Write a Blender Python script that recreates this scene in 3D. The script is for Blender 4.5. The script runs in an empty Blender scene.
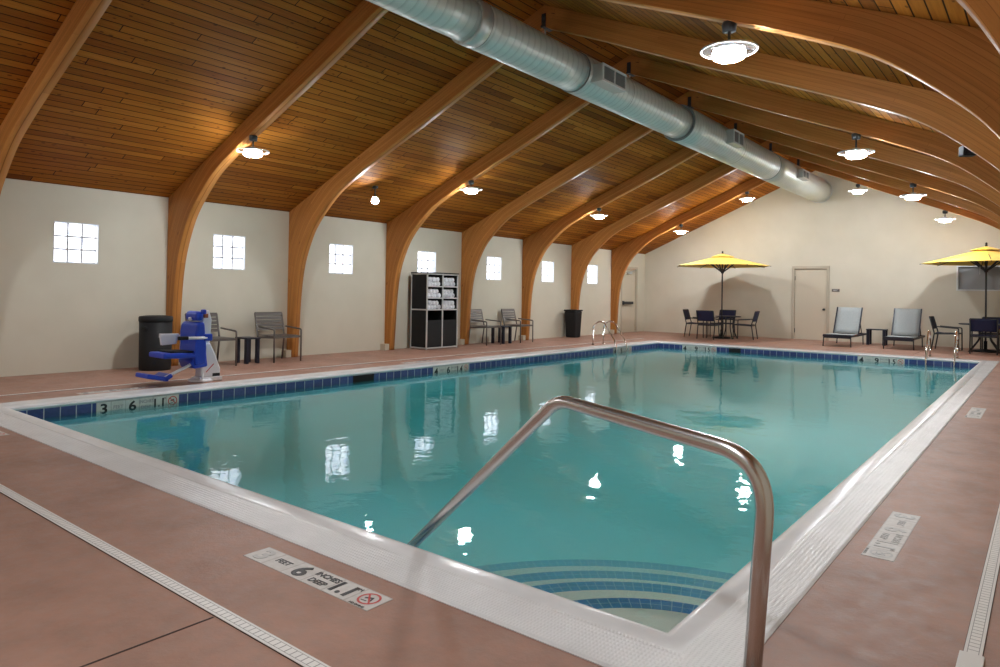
import bpy, bmesh, math, random
from mathutils import Vector, Matrix
random.seed(7)
C = bpy.context.scene
COL = C.collection
PI = math.pi

# ------------------------------------------------------------------ camera
cd = bpy.data.cameras.new('camera'); cam = bpy.data.objects.new('camera', cd); COL.objects.link(cam)
Fv = Vector((-0.62197895, 0.78295622, 0.0110337)); Rv = Vector((0.78301022, 0.62178863, 0.01654986)); Uv = Vector((-0.00609719, -0.01893316, 0.99980216))
cam.matrix_world = Matrix(((Rv.x, Uv.x, -Fv.x, 0), (Rv.y, Uv.y, -Fv.y, 0), (Rv.z, Uv.z, -Fv.z, 1.18), (0, 0, 0, 1)))
cd.sensor_width = 36; cd.lens = 691.3488 * 36 / 1000; cd.shift_y = -(333.5 - 285.491) / 1000
cd.clip_start = 0.05; cd.clip_end = 200
C.camera = cam

# ------------------------------------------------------------------ world, exposure, renderer quality
w = bpy.data.worlds.new('world'); C.world = w; w.use_nodes = True
w.node_tree.nodes['Background'].inputs[0].default_value = (0.8, 0.9, 1, 1)
w.node_tree.nodes['Background'].inputs[1].default_value = 1.0
C.view_settings.view_transform = 'Standard'; C.view_settings.look = 'None'
C.view_settings.gamma = 1; C.view_settings.use_curve_mapping = False
C.view_settings.exposure = 1.80
LAMP = 95.0          # radiance of the lamp lenses
WINDOW = 1.5         # radiance of the daylit glass blocks
cy = C.cycles
cy.use_denoising = True
try: cy.denoiser = 'OPENIMAGEDENOISE'
except Exception: pass
cy.max_bounces = 18; cy.diffuse_bounces = 7; cy.glossy_bounces = 4; cy.transmission_bounces = 6
cy.transparent_max_bounces = 12; cy.volume_bounces = 14
cy.sample_clamp_indirect = 4.0; cy.sample_clamp_direct = 0.0
cy.caustics_reflective = False; cy.caustics_refractive = False

# ------------------------------------------------------------------ dimensions
XL, XR, YN, YF, ZE = -10.50, 0.34, -2.2, 20.92, 2.55
SL = 0.43
XM = (XL + XR) / 2; ZR = ZE + SL * (XR - XL) / 2
PX0, PX1, PY0, PY1 = -7.80, -1.048, 2.29, 16.36     # water-side edge of the coping
CX0, CX1, CY0, CY1 = -8.157, -0.752, 1.943, 16.727  # deck-side edge of the coping
ZW = -0.13
def deck_z(x): return ZE + SL * min(x - XL, XR - x)

# ------------------------------------------------------------------ node helpers
def mat(name, col=(.5, .5, .5), rough=.5, metal=0.0, spec=None, coat=0.0):
    m = bpy.data.materials.new(name); m.use_nodes = True
    b = m.node_tree.nodes['Principled BSDF']
    b.inputs['Base Color'].default_value = (*col, 1); b.inputs['Roughness'].default_value = rough
    b.inputs['Metallic'].default_value = metal
    if spec is not None: b.inputs['Specular IOR Level'].default_value = spec
    b.inputs['Coat Weight'].default_value = coat
    return m
def nd(m, t, **kw):
    n = m.node_tree.nodes.new(t)
    for k, v in kw.items():
        if hasattr(n, k): setattr(n, k, v)
        else: n.inputs[k].default_value = v
    return n
def ln(m, a, b): m.node_tree.links.new(a, b)
def bs(m): return m.node_tree.nodes['Principled BSDF']
def coords(m, kind='Object', scale=(1, 1, 1), rot=(0, 0, 0)):
    tc = nd(m, 'ShaderNodeTexCoord'); mp = nd(m, 'ShaderNodeMapping')
    mp.inputs['Scale'].default_value = scale; mp.inputs['Rotation'].default_value = rot
    ln(m, tc.outputs[kind], mp.inputs['Vector']); return mp.outputs['Vector']
def ramp(m, fac, stops):
    r = nd(m, 'ShaderNodeValToRGB'); e = r.color_ramp.elements
    while len(e) < len(stops): e.new(.5)
    for i, (p, c) in enumerate(stops): e[i].position = p; e[i].color = (*c, 1)
    ln(m, fac, r.inputs['Fac']); return r.outputs['Color']
def mixc(m, fac, a, b, mode='MIX'):
    n = nd(m, 'ShaderNodeMix', data_type='RGBA', blend_type=mode)
    for s, v in ((n.inputs[0], fac), (n.inputs[6], a), (n.inputs[7], b)):
        if hasattr(v, 'is_linked') or hasattr(v, 'links'): ln(m, v, s)
        elif isinstance(v, (int, float)): s.default_value = v
        else: s.default_value = (*v, 1)
    return n.outputs[2]
def bump(m, height, strength=.3, dist=.01, normal=None):
    n = nd(m, 'ShaderNodeBump'); n.inputs['Strength'].default_value = strength; n.inputs['Distance'].default_value = dist
    ln(m, height, n.inputs['Height'])
    if normal is not None: ln(m, normal, n.inputs['Normal'])
    ln(m, n.outputs['Normal'], bs(m).inputs['Normal']); return n.outputs['Normal']
def noise(m, vec, scale, detail=4, rough=.6):
    n = nd(m, 'ShaderNodeTexNoise'); n.inputs['Scale'].default_value = scale; n.inputs['Detail'].default_value = detail
    n.inputs['Roughness'].default_value = rough
    if vec is not None: ln(m, vec, n.inputs['Vector'])
    return n.outputs['Fac']

M = {}
# painted walls
m = M['wall'] = mat('wall_paint', (.66, .60, .47), .55)
v = coords(m); f = noise(m, v, 1.2, 3); ln(m, ramp(m, f, [(.3, (.64, .605, .49)), (.7, (.69, .655, .54))]), bs(m).inputs['Base Color'])
bump(m, noise(m, v, 90, 3), .15, .004)
M['door_paint'] = mat('door_paint', (.62, .56, .44), .4)
M['frame_paint'] = mat('frame_paint', (.50, .45, .35), .4)
# deck concrete
m = M['deck'] = mat('stained_concrete', (.2, .1, .07), .45)
v = coords(m); f = noise(m, v, 2.2, 8, .65); f2 = noise(m, v, 14, 6, .7)
c = ramp(m, f, [(.25, (.31, .18, .13)), (.5, (.43, .26, .195)), (.75, (.52, .325, .25))])
c = mixc(m, .35, c, ramp(m, f2, [(.3, (.10, .055, .04)), (.7, (.38, .22, .16))]), 'OVERLAY')
ln(m, c, bs(m).inputs['Base Color'])
ln(m, ramp(m, f2, [(.3, (.38,) * 3), (.7, (.62,) * 3)]), bs(m).inputs['Roughness'])
bump(m, noise(m, v, 38, 7, .7), .35, .006)
M['joint'] = mat('dark_joint', (.045, .025, .02), .8)
# ceiling planks (run along the building)
m = M['planks'] = mat('ceiling_planks', (.3, .15, .05), .6, spec=.08)
tc = nd(m, 'ShaderNodeTexCoord'); sx = nd(m, 'ShaderNodeSeparateXYZ'); ln(m, tc.outputs['Object'], sx.inputs[0])
cb = nd(m, 'ShaderNodeCombineXYZ'); ln(m, sx.outputs['X'], cb.inputs['Y'])
rw = nd(m, 'ShaderNodeMath', operation='DIVIDE'); ln(m, sx.outputs['X'], rw.inputs[0]); rw.inputs[1].default_value = .098
rf_ = nd(m, 'ShaderNodeMath', operation='FLOOR'); ln(m, rw.outputs[0], rf_.inputs[0])
wn = nd(m, 'ShaderNodeTexWhiteNoise', noise_dimensions='1D'); ln(m, rf_.outputs[0], wn.inputs['W'])
sh = nd(m, 'ShaderNodeMath', operation='MULTIPLY_ADD'); ln(m, wn.outputs['Value'], sh.inputs[0]); sh.inputs[1].default_value = 9.3; ln(m, sx.outputs['Y'], sh.inputs[2]); ln(m, sh.outputs[0], cb.inputs['X'])
def plank_brick(mortar, c1, c2, cm):
    b = nd(m, 'ShaderNodeTexBrick'); b.offset = 0; b.squash = 1
    b.inputs['Scale'].default_value = 1; b.inputs['Brick Width'].default_value = 3.1; b.inputs['Row Height'].default_value = .098
    b.inputs['Mortar Size'].default_value = mortar; b.inputs['Mortar Smooth'].default_value = .3
    b.inputs['Color1'].default_value = (*c1, 1); b.inputs['Color2'].default_value = (*c2, 1); b.inputs['Mortar'].default_value = (*cm, 1)
    ln(m, cb.outputs[0], b.inputs['Vector']); return b
b1 = plank_brick(.006, (0, 0, 0), (1, 1, 1), (.5, .5, .5))
tone = ramp(m, b1.outputs['Color'], [(0, (.17, .053, .011)), (.07, (.28, .093, .015)), (.5, (.35, .121, .017)), (.9, (.41, .147, .020)), (1, (.48, .185, .03))])
mp = nd(m, 'ShaderNodeMapping'); mp.inputs['Scale'].default_value = (1.1, 26, 1); ln(m, cb.outputs[0], mp.inputs['Vector'])
gr = noise(m, mp.outputs[0], 1.6, 7, .65)
tone = mixc(m, .55, tone, ramp(m, gr, [(.25, (.24, .2, .16)), (.5, (.5, .5, .48)), (.8, (.72, .70, .62))]), 'OVERLAY')
vo = nd(m, 'ShaderNodeTexVoronoi'); vo.inputs['Scale'].default_value = 7.5
mp2 = nd(m, 'ShaderNodeMapping'); mp2.inputs['Scale'].default_value = (.8, 1.6, 1); ln(m, cb.outputs[0], mp2.inputs['Vector']); ln(m, mp2.outputs[0], vo.inputs['Vector'])
kn = ramp(m, vo.outputs['Distance'], [(.10, (1, 1, 1)), (.17, (0, 0, 0))])
km = nd(m, 'ShaderNodeMath', operation='MULTIPLY'); ln(m, kn, km.inputs[0]); km.inputs[1].default_value = .7
tone = mixc(m, km.outputs[0], tone, (.07, .024, .008))
tone = mixc(m, b1.outputs['Fac'], tone, (.03, .012, .005))
ln(m, tone, bs(m).inputs['Base Color'])
inv = nd(m, 'ShaderNodeMath', operation='SUBTRACT'); inv.inputs[0].default_value = 1; ln(m, b1.outputs['Fac'], inv.inputs[1])
bump(m, inv.outputs[0], .8, .008)
# laminated timber (UV: u along the member, v across its depth, metres)
m = M['timber'] = mat('laminated_timber', (.4, .2, .08), .45, spec=.18)
uv = nd(m, 'ShaderNodeTexCoord').outputs['UV']
mp = nd(m, 'ShaderNodeMapping'); mp.inputs['Scale'].default_value = (1, 34, 1); ln(m, uv, mp.inputs['Vector'])
g1 = noise(m, mp.outputs[0], 1.3, 6, .65)
br = nd(m, 'ShaderNodeTexBrick'); br.offset = .4; br.inputs['Scale'].default_value = 1; br.inputs['Brick Width'].default_value = 2.6
br.inputs['Row Height'].default_value = .038; br.inputs['Mortar Size'].default_value = .0015; br.inputs['Mortar Smooth'].default_value = .6
br.inputs['Color1'].default_value = (.44, .178, .044, 1); br.inputs['Color2'].default_value = (.54, .23, .062, 1); br.inputs['Mortar'].default_value = (.28, .11, .03, 1)
ln(m, uv, br.inputs['Vector'])
c = mixc(m, .45, br.outputs['Color'], ramp(m, g1, [(.25, (.25, .22, .2)), (.5, (.5, .5, .5)), (.8, (.72, .7, .66))]), 'OVERLAY')
vo = nd(m, 'ShaderNodeTexVoronoi'); vo.inputs['Scale'].default_value = 2.1
mp2 = nd(m, 'ShaderNodeMapping'); mp2.inputs['Scale'].default_value = (.7, 2.6, 1); ln(m, uv, mp2.inputs['Vector']); ln(m, mp2.outputs[0], vo.inputs['Vector'])
c = mixc(m, ramp(m, vo.outputs['Distance'], [(.03, (1, 1, 1)), (.06, (0, 0, 0))]), c, (.09, .03, .01))
ln(m, c, bs(m).inputs['Base Color']); bump(m, g1, .1, .003)
# pool surfaces
m = M['coping'] = mat('white_coping', (.74, .74, .74), .22)
v = coords(m); f = noise(m, v, 3, 4)
ln(m, ramp(m, f, [(.3, (.68, .68, .69)), (.7, (.78, .78, .79))]), bs(m).inputs['Base Color'])
m = M['coping_grip'] = mat('white_coping_grip', (.74, .74, .74), .25)
v = coords(m); ln(m, ramp(m, noise(m, v, 3, 4), [(.3, (.67, .67, .67)), (.7, (.77, .77, .77))]), bs(m).inputs['Base Color'])
uv = nd(m, 'ShaderNodeTexCoord').outputs['UV']
mp = nd(m, 'ShaderNodeMapping'); mp.inputs['Scale'].default_value = (1, 1, 1); ln(m, uv, mp.inputs['Vector'])
wv = nd(m, 'ShaderNodeTexWave'); wv.inputs['Scale'].default_value = 22; wv.bands_direction = 'X'; ln(m, mp.outputs[0], wv.inputs['Vector'])
wv2 = nd(m, 'ShaderNodeTexWave'); wv2.inputs['Scale'].default_value = 14; wv2.bands_direction = 'Y'; ln(m, mp.outputs[0], wv2.inputs['Vector'])
mm = nd(m, 'ShaderNodeMath', operation='MULTIPLY'); ln(m, wv.outputs['Fac'], mm.inputs[0]); ln(m, wv2.outputs['Fac'], mm.inputs[1])
ad = nd(m, 'ShaderNodeMath', operation='ADD'); ln(m, mm.outputs[0], ad.inputs[0]); ln(m, noise(m, v, 120, 3), ad.inputs[1])
bump(m, ad.outputs[0], .4, .0035)
m = M['plaster'] = mat('pool_plaster', (.86, .96, 1.0), .6)
m = M['step_plaster'] = mat('step_plaster', (.72, .72, .58), .6)
def tile_mat(name, size, c1, c2, grout, rough=.15):
    m = mat(name, c1, rough)
    uv = nd(m, 'ShaderNodeTexCoord').outputs['UV']
    b = nd(m, 'ShaderNodeTexBrick'); b.offset = 0; b.inputs['Scale'].default_value = 1
    b.inputs['Brick Width'].default_value = size; b.inputs['Row Height'].default_value = size
    b.inputs['Mortar Size'].default_value = size * .028 + .0008; b.inputs['Mortar Smooth'].default_value = .1
    b.inputs['Color1'].default_value = (*c1, 1); b.inputs['Color2'].default_value = (*c2, 1); b.inputs['Mortar'].default_value = (*grout, 1)
    ln(m, uv, b.inputs['Vector'])
    c = mixc(m, .3, b.outputs['Color'], ramp(m, noise(m, uv, 30, 3), [(.3, (.3, .3, .3)), (.7, (.7, .7, .7))]), 'OVERLAY')
    ln(m, c, bs(m).inputs['Base Color'])
    return m
M['tile'] = tile_mat('navy_waterline_tile', .1462, (.045, .065, .21), (.075, .10, .27), (.42, .47, .55))
M['step_tile'] = tile_mat('blue_step_tile', .05, (.004, .04, .30), (.008, .065, .42), (.3, .42, .55))
M['sign_tile'] = tile_mat('white_sign_tile', .1462, (.66, .66, .62), (.70, .70, .66), (.5, .5, .47))
M['deck_sign_tile'] = tile_mat('white_deck_sign_tile', .137, (.60, .57, .54), (.66, .63, .60), (.48, .44, .41), .5)
M['ink'] = mat('black_lettering', (.015, .015, .018), .4)
M['ink_faded'] = mat('faded_grey_lettering', (.30, .30, .32), .5)
M['ink_pale'] = mat('worn_pale_lettering', (.50, .49, .48), .5)
M['red'] = mat('red_prohibition_ring', (.55, .06, .05), .4)
# water: reflecting skin over a faintly cloudy blue green body
m = M['water'] = bpy.data.materials.new('pool_water'); m.use_nodes = True; nt = m.node_tree; nt.nodes.clear()
out = nt.nodes.new('ShaderNodeOutputMaterial')
gl = nt.nodes.new('ShaderNodeBsdfGlossy'); gl.inputs['Roughness'].default_value = .015
tr = nt.nodes.new('ShaderNodeBsdfTransparent'); fr = nt.nodes.new('ShaderNodeFresnel'); fr.inputs['IOR'].default_value = 1.36
mx = nt.nodes.new('ShaderNodeMixShader')
ge = nt.nodes.new('ShaderNodeNewGeometry')
n1 = nd(m, 'ShaderNodeTexNoise'); n1.inputs['Scale'].default_value = 2.6; n1.inputs['Detail'].default_value = 3
n2 = nd(m, 'ShaderNodeTexNoise'); n2.inputs['Scale'].default_value = 14; n2.inputs['Detail'].default_value = 2
tc = nd(m, 'ShaderNodeTexCoord'); ln(m, tc.outputs['Object'], n1.inputs['Vector']); ln(m, tc.outputs['Object'], n2.inputs['Vector'])
a1 = nd(m, 'ShaderNodeMath', operation='MULTIPLY_ADD'); ln(m, n2.outputs['Fac'], a1.inputs[0]); a1.inputs[1].default_value = .17; ln(m, n1.outputs['Fac'], a1.inputs[2])
bp = nd(m, 'ShaderNodeBump'); bp.inputs['Strength'].default_value = .55; bp.inputs['Distance'].default_value = .0075; ln(m, a1.outputs[0], bp.inputs['Height'])
ln(m, bp.outputs[0], gl.inputs['Normal']); ln(m, bp.outputs[0], fr.inputs['Normal'])
ln(m, fr.outputs[0], mx.inputs[0]); ln(m, tr.outputs[0], mx.inputs[1]); ln(m, gl.outputs[0], mx.inputs[2]); ln(m, mx.outputs[0], out.inputs['Surface'])
va = nt.nodes.new('ShaderNodeVolumeAbsorption'); vs = nt.nodes.new('ShaderNodeVolumeScatter'); vadd = nt.nodes.new('ShaderNodeAddShader')
va.inputs['Color'].default_value = (.05, .98, 1.0, 1); va.inputs['Density'].default_value = .45
vs.inputs['Color'].default_value = (.27, .87, 1.0, 1); vs.inputs['Density'].default_value = 1.25; vs.inputs['Anisotropy'].default_value = -.62
ln(m, va.outputs[0], vadd.inputs[0]); ln(m, vs.outputs[0], vadd.inputs[1]); ln(m, vadd.outputs[0], out.inputs['Volume'])
# metals and plastics
m = M['duct'] = mat('galvanised_duct', (.62, .67, .66), .42, .35)
tc = nd(m, 'ShaderNodeTexCoord'); mp = nd(m, 'ShaderNodeMapping'); mp.inputs['Rotation'].default_value = (0, 0, -.1); ln(m, tc.outputs['UV'], mp.inputs['Vector'])
wv = nd(m, 'ShaderNodeTexWave'); wv.inputs['Scale'].default_value = 2.6; wv.bands_direction = 'X'; wv.wave_profile = 'SAW'; ln(m, mp.outputs[0], wv.inputs['Vector'])
bump(m, wv.outputs['Fac'], .8, .012)
c = ramp(m, noise(m, tc.outputs['Object'], 1.7, 4), [(.3, (.64, .70, .68)), (.7, (.76, .80, .78))])
c = mixc(m, ramp(m, wv.outputs['Fac'], [(.0, (.6, .6, .6)), (.35, (0, 0, 0))]), c, (.44, .49, .48))
ln(m, c, bs(m).inputs['Base Color'])
M['galv'] = mat('galvanised_plain', (.62, .66, .66), .35, .6)
M['dark_seam'] = mat('dark_seam', (.22, .25, .25), .6)
M['grille'] = mat('grey_grille', (.22, .23, .23), .5)
M['vent_frame'] = mat('white_vent_frame', (.72, .74, .74), .4)
m = M['steel'] = mat('brushed_steel', (.66, .65, .64), .27, 1.0)
v = coords(m, 'UV', (1, 1, 1)); bump(m, noise(m, v, 240, 2), .04, .001)
M['chrome'] = mat('polished_steel', (.72, .72, .71), .12, 1.0)
M['iron'] = mat('dark_iron', (.05, .055, .06), .5, .4)
M['black'] = mat('black_plastic', (.010, .010, .011), .6, spec=.3)
M['black_matte'] = mat('black_hollow', (.004, .004, .005), .8)
M['navy'] = mat('navy_black_metal', (.009, .011, .026), .4)
M['navy_sling'] = mat('navy_sling', (.009, .016, .065), .7)
m = M['bronze'] = mat('grey_bronze_metal', (.16, .145, .135), .38, .5)
M['grey_sling'] = mat('pale_grey_sling', (.36, .40, .41), .75)
m = M['grey_sling']; v = coords(m); ln(m, ramp(m, noise(m, v, 60, 3), [(.3, (.32, .37, .38)), (.7, (.42, .46, .47))]), bs(m).inputs['Base Color'])
m = M['yellow'] = mat('yellow_canvas', (.78, .53, .035), .8)
bs(m).inputs['Sheen Weight'].default_value = .2
M['blue'] = mat('royal_blue_vinyl', (.008, .05, .50), .4)
M['white'] = mat('white_enamel', (.78, .78, .80), .3)
m = M['towel'] = mat('white_towelling', (.80, .80, .84), .95)
v = coords(m); bump(m, noise(m, v, 300, 3), .6, .004)
M['silver'] = mat('satin_aluminium', (.62, .62, .61), .4, .3)
m = M['panel'] = mat('charcoal_panel', (.011, .012, .013), .6, spec=.3)
M['grate'] = mat('pale_drain_grate', (.62, .60, .57), .5)
M['slot'] = mat('drain_slot', (.30, .28, .27), .9)
M['brass'] = mat('brass', (.75, .5, .1), .3, .8)
M['orange'] = mat('orange_box', (.35, .10, .04), .5)
M['plate'] = mat('brown_room_plate', (.10, .085, .075), .4)
M['shoe'] = mat('beige_block', (.60, .54, .42), .6)
def emit(name, col, s):
    m = bpy.data.materials.new(name); m.use_nodes = True; m.node_tree.nodes.clear()
    o = m.node_tree.nodes.new('ShaderNodeOutputMaterial'); e = m.node_tree.nodes.new('ShaderNodeEmission')
    e.inputs[0].default_value = (*col, 1); e.inputs[1].default_value = s; ln(m, e.outputs[0], o.inputs[0]); return m
M['lens'] = emit('lit_lens', (.93, .97, 1), LAMP)
m = M['lamp_glass'] = bpy.data.materials.new('prismatic_lamp_glass'); m.use_nodes = True; m.node_tree.nodes.clear()
o = nd(m, 'ShaderNodeOutputMaterial'); t1 = nd(m, 'ShaderNodeBsdfTransparent'); t1.inputs[0].default_value = (.95, .97, 1, 1)
t2 = nd(m, 'ShaderNodeBsdfTranslucent'); t2.inputs[0].default_value = (.9, .92, .95, 1); x = nd(m, 'ShaderNodeMixShader'); x.inputs[0].default_value = .02
g = nd(m, 'ShaderNodeBsdfGlossy'); g.inputs['Roughness'].default_value = .1; x2 = nd(m, 'ShaderNodeMixShader'); x2.inputs[0].default_value = .04
ln(m, t1.outputs[0], x.inputs[1]); ln(m, t2.outputs[0], x.inputs[2]); ln(m, x.outputs[0], x2.inputs[1]); ln(m, g.outputs[0], x2.inputs[2]); ln(m, x2.outputs[0], o.inputs[0])
# daylit glass block
m = M['glass_block'] = bpy.data.materials.new('daylit_glass_block'); m.use_nodes = True; m.node_tree.nodes.clear()
o = nd(m, 'ShaderNodeOutputMaterial'); e = nd(m, 'ShaderNodeEmission'); tc = nd(m, 'ShaderNodeTexCoord')
c = ramp(m, noise(m, tc.outputs['Object'], 7, 3), [(.3, (.35, .42, .6)), (.7, (1, 1, 1))]); ln(m, c, e.inputs[0]); e.inputs[1].default_value = WINDOW
g = nd(m, 'ShaderNodeBsdfGlossy'); g.inputs['Roughness'].default_value = .05; x = nd(m, 'ShaderNodeMixShader'); x.inputs[0].default_value = .06
ln(m, e.outputs[0], x.inputs[1]); ln(m, g.outputs[0], x.inputs[2]); ln(m, x.outputs[0], o.inputs[0])
M['mortar'] = mat('grey_mortar', (.50, .51, .53), .8)
m = M['dull_glass'] = mat('dull_grey_glass', (.30, .32, .34), .25)

# ------------------------------------------------------------------ mesh builder
class B:
    def __init__(s): s.v = []; s.f = []; s.sm = []; s.uv = {}; s.mi = []; s.cur = 0
    def face(s, idx, smooth=False, uv=None):
        s.f.append(tuple(idx)); s.sm.append(smooth); s.mi.append(s.cur)
        if uv: s.uv[len(s.f) - 1] = uv
    def box(s, x0, x1, y0, y1, z0, z1, mtx=None):
        n = len(s.v)
        for x in (x0, x1):
            for y in (y0, y1):
                for z in (z0, z1):
                    p = Vector((x, y, z)); s.v.append(tuple(mtx @ p if mtx else p))
        for q in ((0, 1, 3, 2), (4, 6, 7, 5), (0, 4, 5, 1), (2, 3, 7, 6), (0, 2, 6, 4), (1, 5, 7, 3)): s.face([n + i for i in q])
        return s
    def cbox(s, c, d, mtx=None): return s.box(c[0] - d[0] / 2, c[0] + d[0] / 2, c[1] - d[1] / 2, c[1] + d[1] / 2, c[2] - d[2] / 2, c[2] + d[2] / 2, mtx)
    def bar(s, a, b, w, h, up=(0, 0, 1)):
        a = Vector(a); b = Vector(b); d = (b - a).normalized(); up = Vector(up)
        sd = d.cross(up)
        if sd.length < 1e-3: sd = d.cross(Vector((1, 0, 0)))
        sd.normalize(); u = sd.cross(d); n = len(s.v)
        for p in (a, b):
            for i, j in ((-1, -1), (1, -1), (1, 1), (-1, 1)): s.v.append(tuple(p + sd * w / 2 * i + u * h / 2 * j))
        s.face([n + 3, n + 2, n + 1, n]); s.face([n + 4, n + 5, n + 6, n + 7])
        for i in range(4): j = (i + 1) % 4; s.face([n + i, n + j, n + 4 + j, n + 4 + i])
        return s
    def tube(s, pts, r, seg=12, cap=True, closed=False):
        pts = [Vector(p) for p in pts]; rs = r if isinstance(r, (list, tuple)) else [r] * len(pts)
        t0 = (pts[1] - pts[0]).normalized(); nrm = t0.orthogonal().normalized(); n0 = len(s.v); L = 0; us = []
        for i, p in enumerate(pts):
            if i == 0: t = (pts[1] - pts[0])
            elif i == len(pts) - 1: t = (pts[-1] - pts[-2])
            else: t = (pts[i + 1] - p).normalized() + (p - pts[i - 1]).normalized()
            if closed and i in (0, len(pts) - 1): t = (pts[1] - pts[0]).normalized() + (pts[-1] - pts[-2]).normalized()
            t.normalize(); nrm = (nrm - t * nrm.dot(t)).normalized(); bn = t.cross(nrm)
            if i: L += (p - pts[i - 1]).length
            us.append(L)
            for k in range(seg):
                a = 2 * PI * k / seg; s.v.append(tuple(p + (nrm * math.cos(a) + bn * math.sin(a)) * rs[i]))
        for i in range(len(pts) - 1):
            for k in range(seg):
                k2 = (k + 1) % seg; a, b, c, d = n0 + i * seg + k, n0 + i * seg + k2, n0 + (i + 1) * seg + k2, n0 + (i + 1) * seg + k
                s.face([a, b, c, d], True, [(us[i], k / seg), (us[i], (k + 1) / seg), (us[i + 1], (k + 1) / seg), (us[i + 1], k / seg)])
        if cap:
            s.face([n0 + k for k in range(seg)][::-1]); s.face([n0 + (len(pts) - 1) * seg + k for k in range(seg)])
        return s
    def lathe(s, prof, c=(0, 0, 0), seg=24, smooth=True, sx=1, sy=1, ph=0, mtx=None):
        n0 = len(s.v)
        for r, z in prof:
            for k in range(seg):
                a = 2 * PI * k / seg + ph; p = Vector((c[0] + r * sx * math.cos(a), c[1] + r * sy * math.sin(a), c[2] + z)); s.v.append(tuple(mtx @ p if mtx else p))
        for i in range(len(prof) - 1):
            for k in range(seg):
                k2 = (k + 1) % seg; s.face([n0 + i * seg + k, n0 + i * seg + k2, n0 + (i + 1) * seg + k2, n0 + (i + 1) * seg + k], smooth)
        if prof[0][0] > 1e-4: s.face([n0 + k for k in range(seg)][::-1])
        if prof[-1][0] > 1e-4: s.face([n0 + (len(prof) - 1) * seg + k for k in range(seg)])
        return s
    def grid(s, P, thick=None, smooth=True):      # P rows of points
        n0 = len(s.v); R = len(P); K = len(P[0])
        for row in P:
            for p in row: s.v.append(tuple(p))
        for i in range(R - 1):
            for k in range(K - 1): s.face([n0 + i * K + k, n0 + i * K + k + 1, n0 + (i + 1) * K + k + 1, n0 + (i + 1) * K + k], smooth)
        return s
    def build(s, name, material, parent=None, bevel=0, solid=0, subd=0):
        me = bpy.data.meshes.new(name); me.from_pydata(s.v, [], s.f)
        mats = material if isinstance(material, (list, tuple)) else [material]
        for q in mats: me.materials.append(q)
        me.polygons.foreach_set('use_smooth', s.sm); me.polygons.foreach_set('material_index', s.mi)
        if s.uv:
            ul = me.uv_layers.new(name='UVMap')
            for p in me.polygons:
                if p.index in s.uv:
                    for li, c in zip(p.loop_indices, s.uv[p.index]): ul.data[li].uv = c
        me.validate(); me.update()
        o = bpy.data.objects.new(name, me); COL.objects.link(o)
        if parent is not None: o.parent = parent
        if solid: q = o.modifiers.new('s', 'SOLIDIFY'); q.thickness = solid; q.offset = 0
        if bevel: q = o.modifiers.new('b', 'BEVEL'); q.width = bevel; q.segments = 2; q.limit_method = 'ANGLE'; q.angle_limit = .6
        if subd: q = o.modifiers.new('u', 'SUBSURF'); q.levels = subd; q.render_levels = subd
        return o
def tag(o, label, cat, group=None, kind=None):
    o['label'] = label; o['category'] = cat
    if group: o['group'] = group
    if kind: o['kind'] = kind
    return o
def thing(name, label, cat, loc=(0, 0, 0), rz=0, group=None):
    o = bpy.data.objects.new(name, None); COL.objects.link(o); o.location = loc; o.rotation_euler = (0, 0, rz); o.empty_display_size = .1
    return tag(o, label, cat, group)
def struct(o, label=None):
    o['kind'] = 'structure'
    if label: o['label'] = label
    return o
def kids(o): return [c for c in list(COL.objects) if c.parent == o]
def dup(root, label, loc, rz=None, group=None):
    def cp(o, par):
        c = o.copy(); COL.objects.link(c); c.parent = par
        if par is not None: c.matrix_parent_inverse = o.matrix_parent_inverse.copy()
        for k in tree[o.name]: cp(k, c)
        return c
    tree = {}
    def walk(o): tree[o.name] = kids(o); [walk(k) for k in tree[o.name]]
    walk(root)
    r = cp(root, None); r.location = loc
    if rz is not None: r.rotation_euler = (0, 0, rz)
    r['label'] = label
    if group: r['group'] = group
    return r
def arc(c, r, a0, a1, n, ax=(1, 0, 0), ay=(0, 0, 1)):
    c = Vector(c); ax = Vector(ax); ay = Vector(ay)
    return [c + ax * r * math.cos(a0 + (a1 - a0) * i / n) + ay * r * math.sin(a0 + (a1 - a0) * i / n) for i in range(n + 1)]
def fillet(pts, rad, n=8):
    pts = [Vector(p) for p in pts]; out = [pts[0]]
    for i in range(1, len(pts) - 1):
        p = pts[i]; a = (pts[i - 1] - p).normalized(); b = (pts[i + 1] - p).normalized()
        r = rad[i - 1] if isinstance(rad, (list, tuple)) else rad
        p0 = p + a * r; p1 = p + b * r
        for k in range(n + 1):
            t = k / n; out.append(p0 * (1 - t) ** 2 + p * 2 * t * (1 - t) + p1 * t * t)
    out.append(pts[-1]); return out

# ------------------------------------------------------------------ room shell
def frame_faces(b, xs0, xs1, ys0, ys1, hx0, hx1, hy0, hy1, z):
    n = len(b.v)
    for x, y in ((xs0, ys0), (xs1, ys0), (xs1, ys1), (xs0, ys1), (hx0, hy0), (hx1, hy0), (hx1, hy1), (hx0, hy1)): b.v.append((x, y, z))
    for i in range(4): j = (i + 1) % 4; b.face([n + i, n + j, n + 4 + j, n + 4 + i])
b = B()
frame_faces(b, XL - .2, XR + .2, YN - .2, YF + .2, CX0, CX1, CY0, CY1, 0)
frame_faces(b, XL - .2, XR + .2, YN - .2, YF + .2, CX0, CX1, CY0, CY1, -.12)
b.f[4:] = [tuple(reversed(q)) for q in b.f[4:]]
for i in range(4): j = (i + 1) % 4; b.face([4 + j, 4 + i, 12 + i, 12 + j])
floor = struct(b.build('floor', M['deck']), 'reddish brown textured concrete pool deck')
b = B()
b.box(-2.345, -2.337, YN, 1.325, 0, .0015)
struct(b.build('trim_1', M['joint']), 'dark control joint cut in the brown deck in front of the drain')
b = B()
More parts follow.
